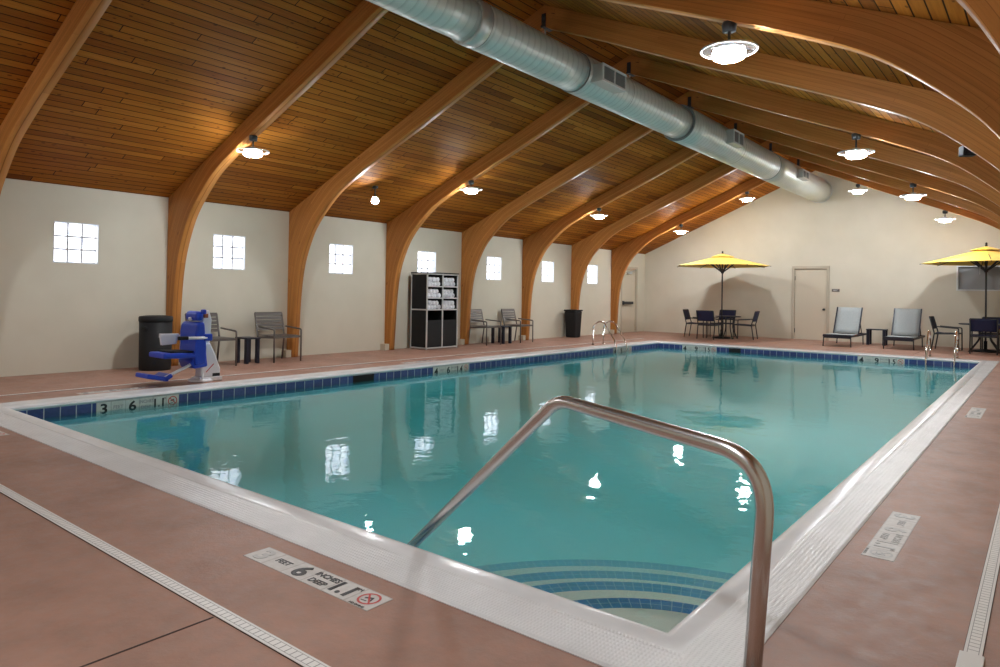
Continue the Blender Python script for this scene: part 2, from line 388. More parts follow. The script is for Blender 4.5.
b.box(-5.6, -5.592, CY1 + .01, 17.25, 0, .0012); b.box(-2.3, -2.292, 17.3, YF - .01, 0, .0012)
struct(b.build('trim_2', M['joint']), 'control joints in the far deck')

WINS = [3.82, 6.09, 8.37, 10.67, 12.975, 15.265, 17.58]
WH = .285; WZ0, WZ1 = 1.49, 2.055
# left wall with window and door openings, as a slab of panels
b = B(); T = .22
def wall_slab_x(b, x0, x1, y0, y1, z0, z1, holes):   # holes sorted by y, full slab between
    y = y0
    for (a, c, h0, h1) in holes:
        b.box(x0, x1, y, a, z0, z1)
        if h0 > z0: b.box(x0, x1, a, c, z0, h0)
        if h1 < z1: b.box(x0, x1, a, c, h1, z1)
        y = c
    b.box(x0, x1, y, y1, z0, z1)
DL0, DL1, DLH = 19.33, 20.36, 2.05
wall_slab_x(b, XL - T, XL, YN, YF + .2, 0, ZE + .02, [(q - WH, q + WH, WZ0, WZ1) for q in WINS] + [(DL0, DL1, 0, DLH)])
struct(b.build('wall_left', M['wall']), 'long beige wall with square glass block windows')
b = B(); b.box(XR, XR + T, YN, YF + .2, 0, ZE + .02)
struct(b.build('wall_right', M['wall']), 'long beige wall on the right')
def gable(name, y0, y1, holes=()):
    b = B()
    xs = sorted({XL - .2, XM, XR + .2} | {h[0] for h in holes} | {h[1] for h in holes})
    for xa, xb in zip(xs[:-1], xs[1:]):
        hs = [h for h in holes if h[0] <= xa + 1e-6 and h[1] >= xb - 1e-6]
        z = 0
        segs = []
        for h in hs:
            if h[2] > z: segs.append((z, h[2]))
            z = h[3]
        segs.append((z, None))
        for za, zb in segs:
            ta = zb if zb is not None else deck_z(xa) + .03; tb = zb if zb is not None else deck_z(xb) + .03
            n = len(b.v)
            b.v += [(xa, y0, za), (xb, y0, za), (xb, y0, tb), (xa, y0, ta), (xa, y1, za), (xb, y1, za), (xb, y1, tb), (xa, y1, ta)]
            for q in ((0, 1, 2, 3), (5, 4, 7, 6), (0, 4, 5, 1), (3, 2, 6, 7), (1, 5, 6, 2), (0, 3, 7, 4)): b.face([n + i for i in q])
    return b.build(name, M['wall'])
FD0, FD1, FDH = -5.80, -4.85, 2.06
FW0, FW1, FWZ0, FWZ1 = -1.84, -.25, 1.43, 2.07
struct(gable('wall_back', YF, YF + .2, [(FD0, FD1, 0, FDH), (FW0, FW1, FWZ0, FWZ1)]), 'beige gable wall behind the yellow umbrellas')
struct(gable('wall_front', YN - .2, YN), 'beige gable wall behind the viewpoint')
# ceiling slopes
for nm, xa, xb in (('ceiling_left', XL - .25, XM), ('ceiling_right', XM, XR + .25)):
    b = B(); za = ZE + SL * (xa - XL) if nm == 'ceiling_left' else ZR; zb = ZR if nm == 'ceiling_left' else ZE + SL * (XR - xb)
    b.v = [(xa, YN - .2, za), (xb, YN - .2, zb), (xb, YF + .2, zb), (xa, YF + .2, za), (xa, YN - .2, za + .12), (xb, YN - .2, zb + .12), (xb, YF + .2, zb + .12), (xa, YF + .2, za + .12)]
    for q in ((0, 3, 2, 1), (4, 5, 6, 7), (0, 1, 5, 4), (3, 7, 6, 2), (0, 4, 7, 3), (1, 2, 6, 5)): b.face(q)
    struct(b.build(nm, M['planks']), 'sloping stained tongue and groove plank ceiling')

# ------------------------------------------------------------------ windows and doors
for i, yc in enumerate(WINS):
    b = B(); s = (2 * WH - .03) / 3
    for r in range(3):
        for c in range(3):
            y0 = yc - WH + .015 + c * s; z0 = WZ0 + .015 + r * (WZ1 - WZ0 - .03) / 3; h = (WZ1 - WZ0 - .03) / 3
            b.box(XL - .15, XL - .058, y0 + .011, y0 + s - .011, z0 + .011, z0 + h - .011)
    o = struct(b.build('window_%d' % (i + 1), M['glass_block'], bevel=.012), 'square daylit window of nine glass blocks')
    b = B(); b.box(XL - .13, XL - .10, yc - WH, yc + WH, WZ0, WZ1)
    for k in (1, 2):
        y_ = yc - WH + .015 + k * (2 * WH - .03) / 3; z_ = WZ0 + .015 + k * (WZ1 - WZ0 - .03) / 3
        b.box(XL - .10, XL - .054, y_ - .0105, y_ + .0105, WZ0, WZ1); b.box(XL - .10, XL - .0545, yc - WH, yc + WH, z_ - .0105, z_ + .0105)
    b.build('mortar', M['mortar'], o)
    b = B(); t = .012
    for (a0, a1, c0, c1) in ((yc - WH, yc + WH, WZ0, WZ0 + t), (yc - WH, yc + WH, WZ1 - t, WZ1), (yc - WH, yc - WH + t, WZ0 + t, WZ1 - t), (yc + WH - t, yc + WH, WZ0 + t, WZ1 - t)):
        b.box(XL - .10, XL + .004, a0, a1, c0, c1)
    b.build('window_frame', M['vent_frame'], o)
# far window
b = B(); b.box(FW0 + .03, FW1 - .03, YF + .06, YF + .07, FWZ0 + .03, FWZ1 - .03)
o = struct(b.build('window_8', M['dull_glass']), 'wide dull grey window under the right yellow umbrella')
b = B(); t = .035
for (a0, a1, c0, c1) in ((FW0, FW1, FWZ0, FWZ0 + t), (FW0, FW1, FWZ1 - t, FWZ1), (FW0, FW0 + t, FWZ0 + t, FWZ1 - t), (FW1 - t, FW1, FWZ0 + t, FWZ1 - t), ((FW0 + FW1) / 2 + .2, (FW0 + FW1) / 2 + .225, FWZ0 + t, FWZ1 - t)):
    b.box(a0, a1, YF - .015, YF + .09, c0, c1)
b.build('window_frame', M['vent_frame'], o, bevel=.004)
# far door
b = B(); b.box(FD0 + .044, FD1 - .044, YF + .03, YF + .12, .0, FDH - .039)
d1 = struct(b.build('door_1', M['door_paint'], bevel=.003), 'plain beige door in the far wall')
b = B(); b.box(FD0 - .03, FD0 + .045, YF - .018, YF + .12, 0, FDH + .04); b.box(FD1 - .045, FD1 + .03, YF - .018, YF + .12, 0, FDH + .04); b.box(FD0 + .045, FD1 - .045, YF - .018, YF + .12, FDH - .04, FDH + .04)
b.build('door_frame', M['frame_paint'], d1, bevel=.004)
kx, kz = FD1 - .115, .87
b = B(); mt = Matrix.Translation((kx, YF + .03, kz)) @ Matrix.Rotation(PI / 2, 4, 'X')
b.lathe([(.0, .0), (.032, .0), (.032, .012), (.012, .014), (.012, .045), (.026, .055), (.03, .07), (.022, .085), (0, .088)], seg=16, mtx=mt)
b.build('door_knob', M['iron'], d1)
for z in (.25, 1.75):
    b = B(); b.box(FD0 + .04, FD0 + .058, YF + .01, YF + .032, z - .06, z + .06); b.build('hinge', M['iron'], d1)
# left wall door with push bar
b = B(); b.box(XL - .12, XL - .035, DL0 + .044, DL1 - .044, .0, DLH - .039)
d2 = struct(b.build('door_2', M['door_paint'], bevel=.003), 'beige exit door in the left wall beyond the last arch')
b = B(); b.box(XL - .12, XL + .018, DL0 - .03, DL0 + .045, 0, DLH + .04); b.box(XL - .12, XL + .018, DL1 - .045, DL1 + .03, 0, DLH + .04); b.box(XL - .12, XL + .018, DL0 + .045, DL1 - .045, DLH - .04, DLH + .04)
b.build('door_frame', M['frame_paint'], d2, bevel=.004)
b = B(); b.box(XL - .03, XL + .05, DL0 + .10, DL1 - .30, .90, .98); b.box(XL - .034, XL + .035, DL0 + .08, DL0 + .16, .88, 1.0)
b.build('push_bar', M['iron'], d2, bevel=.006)
b = B(); b.box(XL - .034, XL + .03, 19.72, 20.0, 1.86, 1.93); b.bar((XL + .01, 19.9, 1.93), (XL + .03, 20.15, 1.975), .02, .015)
b.build('door_closer', M['galv'], d2, bevel=.004)
# room plate
b = B(); b.box(-4.76, -4.56, YF - .012, YF - .001, 1.375, 1.45)
pl = tag(b.build('wall_plate', M['plate'], bevel=.003), 'small dark sign plate on the wall beside the plain far door', 'sign')
b = B(); b.box(-4.73, -4.59, YF - .0135, YF - .0118, 1.42, 1.428); b.box(-4.73, -4.63, YF - .0135, YF - .0118, 1.40, 1.408); b.build('lettering_strip', M['vent_frame'], pl)

# ------------------------------------------------------------------ arches
inner = [(.15, 0), (.18, .45), (.205, .9), (.25, 1.3), (.32, 1.62), (.43, 1.9), (.60, 2.2), (.84, 2.46), (1.25, 2.79), (1.75, 3.045), (2.5, 3.365), (3.49, 3.775), (4.6, 4.26), ((XR - XL) / 2, 4.60)]
def catmull(P, n):
    out = []
    for i in range(len(P) - 1):
        p0 = P[max(i - 1, 0)]; p1 = P[i]; p2 = P[i + 1]; p3 = P[min(i + 2, len(P) - 1)]
        for k in range(n):
            t = k / n
            out.append(tuple(.5 * (2 * p1[j] + (p2[j] - p0[j]) * t + (2 * p0[j] - 5 * p1[j] + 4 * p2[j] - p3[j]) * t * t + (3 * p1[j] - p0[j] - 3 * p2[j] + p3[j]) * t ** 3) for j in (0, 1)))
    out.append(P[-1]); return out
IN = catmull(inner, 5)
OUT = []
HALF = (XR - XL) / 2
for i, (s, z) in enumerate(IN):
    a = IN[max(i - 1, 0)]; c = IN[min(i + 1, len(IN) - 1)]
    tx, tz = c[0] - a[0], c[1] - a[1]; L = math.hypot(tx, tz); nx, nz = -tz / L, tx / L
    t1 = (.004 - s) / nx if nx < -1e-6 else 1e9
    t2 = (ZE - .004 + SL * s - z) / (nz - SL * nx)
    t = min(t1, t2) if t2 > 0 else t1
    OUT.append((s + nx * t, z + nz * t))
OUT[0] = (.004, 0); OUT[-1] = (HALF, ZR - .004)
# insert the eave corner
for i in range(len(OUT) - 1):
    if OUT[i][1] < ZE - .004 and OUT[i][0] < .0045 and OUT[i + 1][0] > .0045:
        OUT[i if ZE - OUT[i][1] < OUT[i + 1][0] * 1.5 else i + 1] = (.004, ZE - .004 + SL * .004); break
AT = .135
def arch_mesh():
    b = B(); N = len(IN); st = []; L = 0; U = [0]
    for i in range(1, N): L += math.hypot(IN[i][0] - IN[i - 1][0], IN[i][1] - IN[i - 1][1]); U.append(L)
    st = [(XL + s, z, XL + so, zo, u) for (s, z), (so, zo), u in zip(IN, OUT, U)]
    st += [(XR - s, z, XR - so, zo, 2 * L - u) for (s, z), (so, zo), u in reversed(list(zip(IN, OUT, U)))][1:]
    for (xi, zi, xo, zo, u) in st: b.v += [(xi, 0, zi), (xo, 0, zo), (xi, AT, zi), (xo, AT, zo)]
    for i in range(len(st) - 1):
        k = 4 * i; n = k + 4; a, c = st[i], st[i + 1]
        da = math.hypot(a[0] - a[2], a[1] - a[3]); dc = math.hypot(c[0] - c[2], c[1] - c[3])
        b.face([k, n, n + 1, k + 1], False, [(a[4], 0), (c[4], 0), (c[4], dc), (a[4], da)])
        b.face([k + 2, k + 3, n + 3, n + 2], False, [(a[4] + 3, 0), (a[4] + 3, da), (c[4] + 3, dc), (c[4] + 3, 0)])
        b.face([k, k + 2, n + 2, n], True, [(a[4], 5.002), (a[4], 5.002 + .03), (c[4], 5.002 + .03), (c[4], 5.002)])
        b.face([k + 1, n + 1, n + 3, k + 3])
    e = 4 * (len(st) - 1); b.face([0, 1, 3, 2]); b.face([e, e + 2, e + 3, e + 1])
    return b
ARCH = [.33, 2.61, 5.073, 7.207, 9.494, 11.78, 14.11, 16.41, 18.67]
alab = ['laminated timber arch overhead of the viewpoint, beyond the frame',
        'laminated timber arch nearest the viewer, its left leg running off the left edge',
        'laminated timber arch rising behind the black bin and blue pool lift',
        'laminated timber arch rising just right of the grey patio chair beside the end table',
        'laminated timber arch rising left of the towel cabinet',
        'laminated timber arch rising right of the towel cabinet',
        'laminated timber arch rising right of the second pair of patio chairs',
        'laminated timber arch rising behind the far tapered black bin',
        'laminated timber arch nearest the far wall, beside the exit door']
a0 = arch_mesh()
first = None
for y, lb in zip(ARCH, alab):
    if first is None:
        first = tag(a0.build('timber_arch', M['timber']), lb, 'arch', 'curved laminated timber arches carrying the ceiling')
        first.location = (0, y, 0)
        b = B(); b.box(XL + .003, XL + .15, -.11, -.002, .0, .125); b.build('base_block', M['shoe'], first, bevel=.004)
        b = B(); b.box(XR - .15, XR - .003, -.11, -.002, .0, .125); b.build('base_block', M['shoe'], first, bevel=.004)
        b = B(); b.box(XM - .03, XM + .03, -.012, -.001, 4.60, 4.76); b.box(XM - .03, XM + .03, AT + .001, AT + .012, 4.60, 4.76); b.box(XM - .03, XM + .03, -.03, AT + .03, 4.585, 4.61)
        for z in (4.64, 4.72): b.tube([(XM, -.03, z), (XM, AT + .03, z)], .012, 8)
        b.build('crown_bracket', M['iron'], first)
    else: dup(first, lb, (0, y, 0))

# ------------------------------------------------------------------ pool
# coping: profile swept round the rectangle, t=0 deck side .. 1 water side
prof = [(0, -.06), (0, .003), (.04, .007), (.30, .006), (.56, .007), (.63, .0105), (.72, .0125), (.86, .011), (.95, .005), (1, -.010), (.995, -.034), (.95, -.036), (.95, -.06)]
def ring(t, z): return [(CX0 + (PX0 - CX0) * t, CY0 + (PY0 - CY0) * t, z), (CX1 + (PX1 - CX1) * t, CY0 + (PY0 - CY0) * t, z), (CX1 + (PX1 - CX1) * t, CY1 + (PY1 - CY1) * t, z), (CX0 + (PX0 - CX0) * t, CY1 + (PY1 - CY1) * t, z)]
b = B()
for t, z in prof: b.v += ring(t, z)
for i in range(len(prof) - 1):
    for k in range(4):
        j = (k + 1) % 4; b.cur = 1 if 2 <= i <= 4 else 0
        p = [b.v[4 * i + k], b.v[4 * i + j], b.v[4 * i + 4 + j], b.v[4 * i + 4 + k]]; ax = 0 if k in (0, 2) else 1
        tt = [prof[i][0], prof[i][0], prof[i + 1][0], prof[i + 1][0]]
        b.face([4 * i + k, 4 * i + j, 4 * i + 4 + j, 4 * i + 4 + k], i > 4, [(q[ax], u * .35) for q, u in zip(p, tt)])
struct(b.build('pool_coping', [M['coping'], M['coping_grip']]), 'white textured coping around the pool')
# basin
BX0, BX1, BY0, BY1, ZF = PX0 - .012, PX1 + .012, PY0 - .012, PY1 + .012, -1.15
b = B()
b.v = [(BX0, BY0, ZF), (BX1, BY0, ZF), (BX1, BY1, ZF), (BX0, BY1, ZF), (BX0, BY0, -.04), (BX1, BY0, -.04), (BX1, BY1, -.04), (BX0, BY1, -.04)]
b.face([0, 1, 2, 3])
for i in range(4): j = (i + 1) % 4; b.face([j, i, 4 + i, 4 + j])
struct(b.build('pool_basin', M['plaster']), 'pale plastered pool basin under the water')
# waterline tile band
b = B(); t = .010; z0, z1 = -.182, -.036
def tquad(p0, p1):      # inward facing vertical strip with thickness behind
    L = math.dist(p0, p1); n = len(b.v)
    b.v += [(*p0, z0), (*p1, z0), (*p1, z1), (*p0, z1)]; b.face([n, n + 1, n + 2, n + 3], False, [(0, 0), (L, 0), (L, .1462), (0, .1462)])
X0, X1, Y0, Y1 = BX0 + t, BX1 - t, BY0 + t, BY1 - t
tquad((X0, Y0), (X0, Y1)); tquad((X0, Y1), (X1, Y1)); tquad((X1, Y1), (X1, Y0)); tquad((X1, Y0), (X0, Y0))
for z in (z0, z1):
    n = len(b.v)
    for (x, y) in ((X0, Y0), (X1, Y0), (X1, Y1), (X0, Y1), (BX0, BY0), (BX1, BY0), (BX1, BY1), (BX0, BY1)): b.v.append((x, y, z))
    for i in range(4): j = (i + 1) % 4; b.face([n + i, n + j, n + 4 + j, n + 4 + i], False, [(0, 0), (.1, 0), (.1, .004), (0, .004)])
struct(b.build('pool_tile_band', M['tile']), 'navy blue waterline tiles')
# corner steps (quarter rounds about the near right corner)
for i, (r, dep) in enumerate([(.81, .10), (1.21, .19), (1.55, .27), (1.95, .36)]):
    cx, cy_ = BX1 + .0, BY0 + .0; n = 40
    zt = ZW - dep; zb = ZF - .01
    b = B(); A = [PI / 2 + PI / 2 * k / n for k in range(n + 1)]
    # plaster tread with rounded front, then tiled nosing band
    ri = r - .105
    P = lambda rr, a, z: (cx + rr * math.cos(a), cy_ + rr * math.sin(a), z)
    n0 = len(b.v); b.v.append((cx, cy_, zt))
    for a in A: b.v.append(P(ri, a, zt))
    for k in range(n): b.face([n0, n0 + 1 + k, n0 + 2 + k], True)
    n1 = len(b.v)
    for a in A: b.v += [P(r, a, zt - .001), P(r, a, zb)]
    for k in range(n): b.face([n1 + 2 * k, n1 + 2 * k + 2, n1 + 2 * k + 3, n1 + 2 * k + 1], True)
    n2 = len(b.v); b.cur = 1
    for a in A: b.v += [P(ri, a, zt), P(r, a, zt)]
    for k in range(n):
        u0, u1 = A[k] * r, A[k + 1] * r
        b.face([n2 + 2 * k, n2 + 2 * k + 1, n2 + 2 * k + 3, n2 + 2 * k + 2], True, [(u0, 0), (u0, .1), (u1, .1), (u1, 0)])
    struct(b.build('pool_step', [M['step_plaster'], M['step_tile']]), ['topmost', 'second', 'third', 'lowest'][i] + ' rounded corner pool step edged with two rows of blue tile')
# water
b = B(); b.box(BX0 - .02, BX1 + .02, BY0 - .02, BY1 + .02, ZF - .02, ZW)
wt = tag(b.build('pool_water', M['water']), 'clear blue green pool water with light ripples', 'water', kind='stuff')
# skimmer openings in the tile band
def skimmer(p0, p1, nrm, lab):
    a = Vector(p0); c = Vector(p1); nv = Vector(nrm); t = (c - a).normalized()
    o = thing('skimmer_opening', lab, 'skimmer', tuple((a + c) / 2))
    def slab(u0, u1, z0, z1, d0, d1, name, mm, bv=0):
        b = B(); n = 0
        for u in (u0, u1):
            for d in (d0, d1):
                for z in (z0, z1): b.v.append(tuple(t * u + nv * d + Vector((0, 0, z))))
        for q in ((0, 1, 3, 2), (4, 6, 7, 5), (0, 4, 5, 1), (2, 3, 7, 6), (0, 2, 6, 4), (1, 5, 7, 3)): b.face(q)
        b.build(name, mm, o, bevel=bv)
    h = (c - a).length / 2
    slab(-h, h, -.06, .068, .001, .006, 'throat', M['black_matte'])
    slab(-h, h, .05, .07, .0065, .014, 'lip', M['black'], .002)
    return o
skimmer((X0, 6.47, -.109), (X0, 6.86, -.109), (1, 0, 0), 'black skimmer opening in the tile band below the left coping')
skimmer((-5.98, Y1, -.109), (-5.70, Y1, -.109), (0, -1, 0), 'black skimmer opening in the far tile band in front of the left umbrella')

# ------------------------------------------------------------------ lettering
def text_mesh(txt, size, material, parent, mtx, sx=1.0, name='lettering', bold=.0):
    cu = bpy.data.curves.new(name, 'FONT'); cu.body = txt; cu.size = size; cu.align_x = 'CENTER'; cu.align_y = 'CENTER'; cu.extrude = .0006; cu.offset = bold; cu.resolution_u = 4
    tmp = bpy.data.objects.new('t', cu); COL.objects.link(tmp); bpy.context.view_layer.update()
    dg = bpy.context.evaluated_depsgraph_get(); me = bpy.data.meshes.new_from_object(tmp.evaluated_get(dg))
    bpy.data.objects.remove(tmp); me.materials.clear(); me.materials.append(material)
    xs = [v.co.x for v in me.vertices]; ys = [v.co.y for v in me.vertices]; cx, cyy = (min(xs) + max(xs)) / 2, (min(ys) + max(ys)) / 2
    me.transform(Matrix.Scale(sx, 4, (1, 0, 0)) @ Matrix.Translation((-cx, -cyy, 0)))
    me.transform(mtx)
    o = bpy.data.objects.new(name, me); COL.objects.link(o); o.parent = parent; return o
def depth_sign(name_label, feet, inch, metres, loc, rot, L, Hh, tmat, ink, group, mid_ink=None, first_ink=None, pale_ring=False):
    """six tiles: local x along the reading direction, y up the letters, z out of the surface"""
    o = thing('depth_marker', name_label, 'depth marker', loc, 0, group); o.rotation_euler = rot
    b = B(); n = 6; w_ = L / n; n0 = 0
    mid = mid_ink or ink
    b.box(-L / 2, L / 2, -Hh / 2, Hh / 2, 0, .004)
    k = w_ / .1462 if tmat is M['sign_tile'] else w_ / .137
    top = 5; s_ = .1462 if tmat is M['sign_tile'] else .137
    b.uv[top] = None
    vs_ = b.f[top]; b.uv[top] = [((b.v[i][0] + L / 2) / w_ * s_, (b.v[i][1] + Hh / 2) / Hh * s_) for i in vs_]
    b.build('tile_strip', tmat, o)
    T = lambda x, y: Matrix.Translation((x, y, .0052))
    cx = lambda i: -L / 2 + w_ * (i + .5)
    big = Hh * .98
    text_mesh(feet, big, first_ink or ink, o, T(cx(0), 0), 1.15, 'number', .004)
    text_mesh('FEET', Hh * .34, mid, o, T(cx(1), Hh * .04), 1.0, 'word', .0008)
    text_mesh(inch, big, ink, o, T(cx(2), 0), 1.15, 'number', .004)
    text_mesh('INCHES', Hh * .34, mid, o, T(cx(3), Hh * .22), .95, 'word', .0008)
    text_mesh('DEEP', Hh * .34, mid, o, T(cx(3), -Hh * .20), 1.0, 'word', .0008)
    text_mesh(metres, big * .9, ink, o, T(cx(4) - w_ * .05, 0), .95, 'number', .004)
    text_mesh('M', Hh * .22, ink, o, T(cx(4) + w_ * .40, Hh * .28), 1.0, 'word')
    # prohibition roundel with a diver
    r = Hh * .36; b = B(); c0 = Vector((cx(5), Hh * .04, .0052)); P = arc(c0, r, 0, 2 * PI, 28, (1, 0, 0), (0, 1, 0)); Pi = arc(c0, r * .80, 0, 2 * PI, 28, (1, 0, 0), (0, 1, 0))
    for i in range(28):
        n = len(b.v); b.v += [tuple(P[i]), tuple(P[i + 1]), tuple(Pi[i + 1]), tuple(Pi[i])]; b.face([n, n + 1, n + 2, n + 3])
    b.bar((c0.x - r * .62, c0.y + r * .62, .0054), (c0.x + r * .62, c0.y - r * .62, .0054), r * .17, .0004)
    b.build('prohibition_ring', M['ink_pale'] if pale_ring else M['red'], o)
    b = B(); b.bar((c0.x - r * .45, c0.y - r * .05, .005), (c0.x + r * .25, c0.y + r * .3, .005), r * .22, .0004); b.bar((c0.x + r * .2, c0.y + r * .25, .005), (c0.x + r * .4, c0.y - r * .4, .005), r * .14, .0004)
    b.bar((c0.x - r * .5, c0.y - r * .45, .005), (c0.x + r * .1, c0.y - r * .4, .005), r * .1, .0004)
    b.build('diver_pictogram', ink if not pale_ring else M['ink_pale'], o)
    text_mesh('NO DIVING', Hh * .12, ink, o, T(cx(5), -Hh * .43), 1.0, 'word')
    return o
TL = .877; TH = .146; zt_ = -.109
gw = 'depth markers set in the waterline tiles'; gd = 'depth markers set in the brown deck'
rx = (PI / 2, 0, PI / 2)      # faces +X, reads along +Y
depth_sign('white 3 FEET 6 INCHES depth marker in the left tile band near the pool lift', '3', '6', '1.1', (X0 + .0005, 3.50, zt_), rx, TL, TH, M['sign_tile'], M['ink'], gw, M['ink_faded'])
depth_sign('white 4 FEET 6 INCHES depth marker in the left tile band near the towel cabinet', '4', '6', '1.4', (X0 + .0005, 8.55, zt_), rx, TL, TH, M['sign_tile'], M['ink'], gw, M['ink_faded'])
depth_sign('white depth marker in the left tile band beside the far left ladder', '4', '9', '1.5', (X0 + .0005, 14.47, zt_), rx, TL, TH, M['sign_tile'], M['ink'], gw, M['ink_faded'])
rf = (PI / 2, 0, 0)           # faces -Y, reads along +X
depth_sign('white 4 FEET 9 INCHES depth marker in tiles below the left umbrella', '4', '9', '1.5', (-6.72, Y1 - .0005, zt_), rf, TL, TH, M['sign_tile'], M['ink'], gw, M['ink_faded'])
depth_sign('white 4 FEET 9 INCHES depth marker below the second sun lounger', '4', '9', '1.5', (-2.76, Y1 - .0005, zt_), rf, TL, TH, M['sign_tile'], M['ink'], gw, M['ink_faded'])
depth_sign('white depth marker strip lying in the near deck between drain and coping', '3', '6', '1.1', (-2.373, 1.777, -.0025), (0, 0, 0), .825, .132, M['deck_sign_tile'], M['ink'], gd, M['ink'], M['ink_pale'])
depth_sign('worn depth marker strip in the right deck close to the near pool corner', '3', '6', '1.1', (-.607, 3.98, -.0025), (0, 0, -PI / 2), .84, .134, M['deck_sign_tile'], M['ink_pale'], gd, None, None, True)
depth_sign('worn depth marker strip in the right deck halfway along the pool', '4', '6', '1.4', (-.597, 8.86, -.0025), (0, 0, -PI / 2), .84, .134, M['deck_sign_tile'], M['ink_pale'], gd, None, None, True)
depth_sign('deck depth marker strip cut by the left edge of the photo', '3', '6', '1.1', (-6.82, 1.82, -.0025), (0, 0, 0), .825, .132, M['deck_sign_tile'], M['ink_faded'], gd)
depth_sign('pale depth marker strip in the left deck beside the pool lift footrest', '3', '6', '1.1', (-8.32, 3.50, -.0025), (0, 0, PI / 2), .84, .134, M['deck_sign_tile'], M['ink_faded'], gd)
depth_sign('pale depth marker strip in the left deck in front of the towel cabinet', '4', '6', '1.4', (-8.32, 8.35, -.0025), (0, 0, PI / 2), .84, .134, M['deck_sign_tile'], M['ink_faded'], gd)

# ------------------------------------------------------------------ drains
m = M['grate']
uv = nd(m, 'ShaderNodeTexCoord').outputs['UV']; br = nd(m, 'ShaderNodeTexBrick'); br.offset = 0
for k_, v_ in (('Scale', 1), ('Brick Width', .030), ('Row Height', .034), ('Mortar Size', .0022), ('Mortar Smooth', .2)): br.inputs[k_].default_value = v_
br.inputs['Color1'].default_value = (.80, .78, .75, 1); br.inputs['Color2'].default_value = (.77, .75, .72, 1); br.inputs['Mortar'].default_value = (.25, .23, .22, 1)
ln(m, uv, br.inputs['Vector']); ln(m, br.outputs['Color'], bs(m).inputs['Base Color'])
M['grate_rim'] = mat('pale_drain_rim', (.76, .74, .71), .5)
def drain(name, lab, x0, x1, y0, y1, along):
    """slotted inlay set between two plain edges, in a dark gap"""
    b = B(); g_ = .0018; b.box(x0 - g_, x1 + g_, y0 - g_, y1 + g_, .0, .0025)
    o = tag(b.build(name, M['joint']), lab, 'drain', 'slotted drain channels in the deck')
    b = B(); b.box(x0, x1, y0, y1, .0026, .0045); b.build('channel_edge', M['grate_rim'], o)
    b = B(); e = .009; n = 0
    if along == 'x': X0_, X1_, Y0_, Y1_ = x0 + .002, x1 - .002, y0 + e, y1 - e; L, W_ = X1_ - X0_, Y1_ - Y0_
    else: X0_, X1_, Y0_, Y1_ = x0 + e, x1 - e, y0 + .002, y1 - .002; L, W_ = Y1_ - Y0_, X1_ - X0_
    b.v = [(X0_, Y0_, .0049), (X1_, Y0_, .0049), (X1_, Y1_, .0049), (X0_, Y1_, .0049)]
    b.face([0, 1, 2, 3], False, [(0, 0), (L, 0), (L, .034), (0, .034)] if along == 'x' else [(0, 0), (0, .034), (L, .034), (L, 0)])
    b.build('slotted_grate', M['grate'], o, )
    return o
drain('drain_channel', 'pale slotted drain channel crossing the near deck at lower left', -8.66, -.27, 1.333, 1.385, 'x')
drain('drain_channel', 'pale slotted drain channel running up the right deck edge', -.218, -.166, 1.333, 17.3, 'y')
drain('drain_channel', 'thin pale drain channel along the left deck beyond the pool', -8.74, -8.69, 1.40, 17.3, 'y')
b = B(); b.box(-.228, -.158, 2.2, 2.80, .0041, .009)
tag(b.build('drain_cover', M['grate_rim'], bevel=.003), 'wider pale cover piece over the right drain at the lower right corner', 'drain cover')

# ------------------------------------------------------------------ handrail in the foreground
base = Vector((-.632, 1.905, 0)); dirv = Vector((-1, .30, 0)).normalized()
hr = thing('pool_handrail', 'large brushed steel stair handrail in the foreground', 'handrail', tuple(base))
lean = Vector((.047, .0, 0))
pA = lean + Vector((0, 0, .745)); pB = dirv * .82 + Vector((0, 0, .79))
pts = [Vector((0, 0, 0)), pA, pB, dirv * 1.95 + Vector((0, 0, -.10)), dirv * 2.6 + Vector((0, 0, -.62))]
P = fillet(pts[:4], [.16, .07], 14) + [pts[4]]
b = B(); b.tube(P, .0242, 24); b.build('rail', M['steel'], hr)
b = B(); b.lathe([(.0, .022), (.03, .022), (.048, .014), (.056, .001), (.0, .001)][::-1], seg=24); b.build('escutcheon', M['steel'], hr)

# ------------------------------------------------------------------ pool ladders
def ladder(lab, loc, rz):
    """local: +x towards the pool, y across"""
    o = thing('pool_ladder', lab, 'pool ladder', loc, rz, 'steel pool ladders')
    for s in (-1, 1):
        y = s * .24
        pts = [(-.46, y, 0), (-.46, y, .36)] + [tuple(p) for p in arc((-.27, y, .36), .19, PI, PI * .25, 12)] + [(.10, y, .14), (.16, y, -.02), (.17, y, -.75)]
        b = B(); b.tube(pts, .019, 12); b.build('grab_rail', M['chrome'], o)
        b = B(); b.lathe([(.0, .001), (.042, .001), (.036, .012), (.0, .018)], (-.46, y, .0), 16); b.build('escutcheon', M['chrome'], o)
    for z in (-.22, -.47):
        b = B(); b.box(.14, .22, -.24, .24, z, z + .02); b.build('tread', M['chrome'], o, bevel=.004)
    return o
ladder('chrome pool ladder on the far left side of the pool', (-7.90, 14.30, .004), 0)
ladder('chrome pool ladder in the far wall of the pool at right', (-1.70, 16.46, .004), -PI / 2)

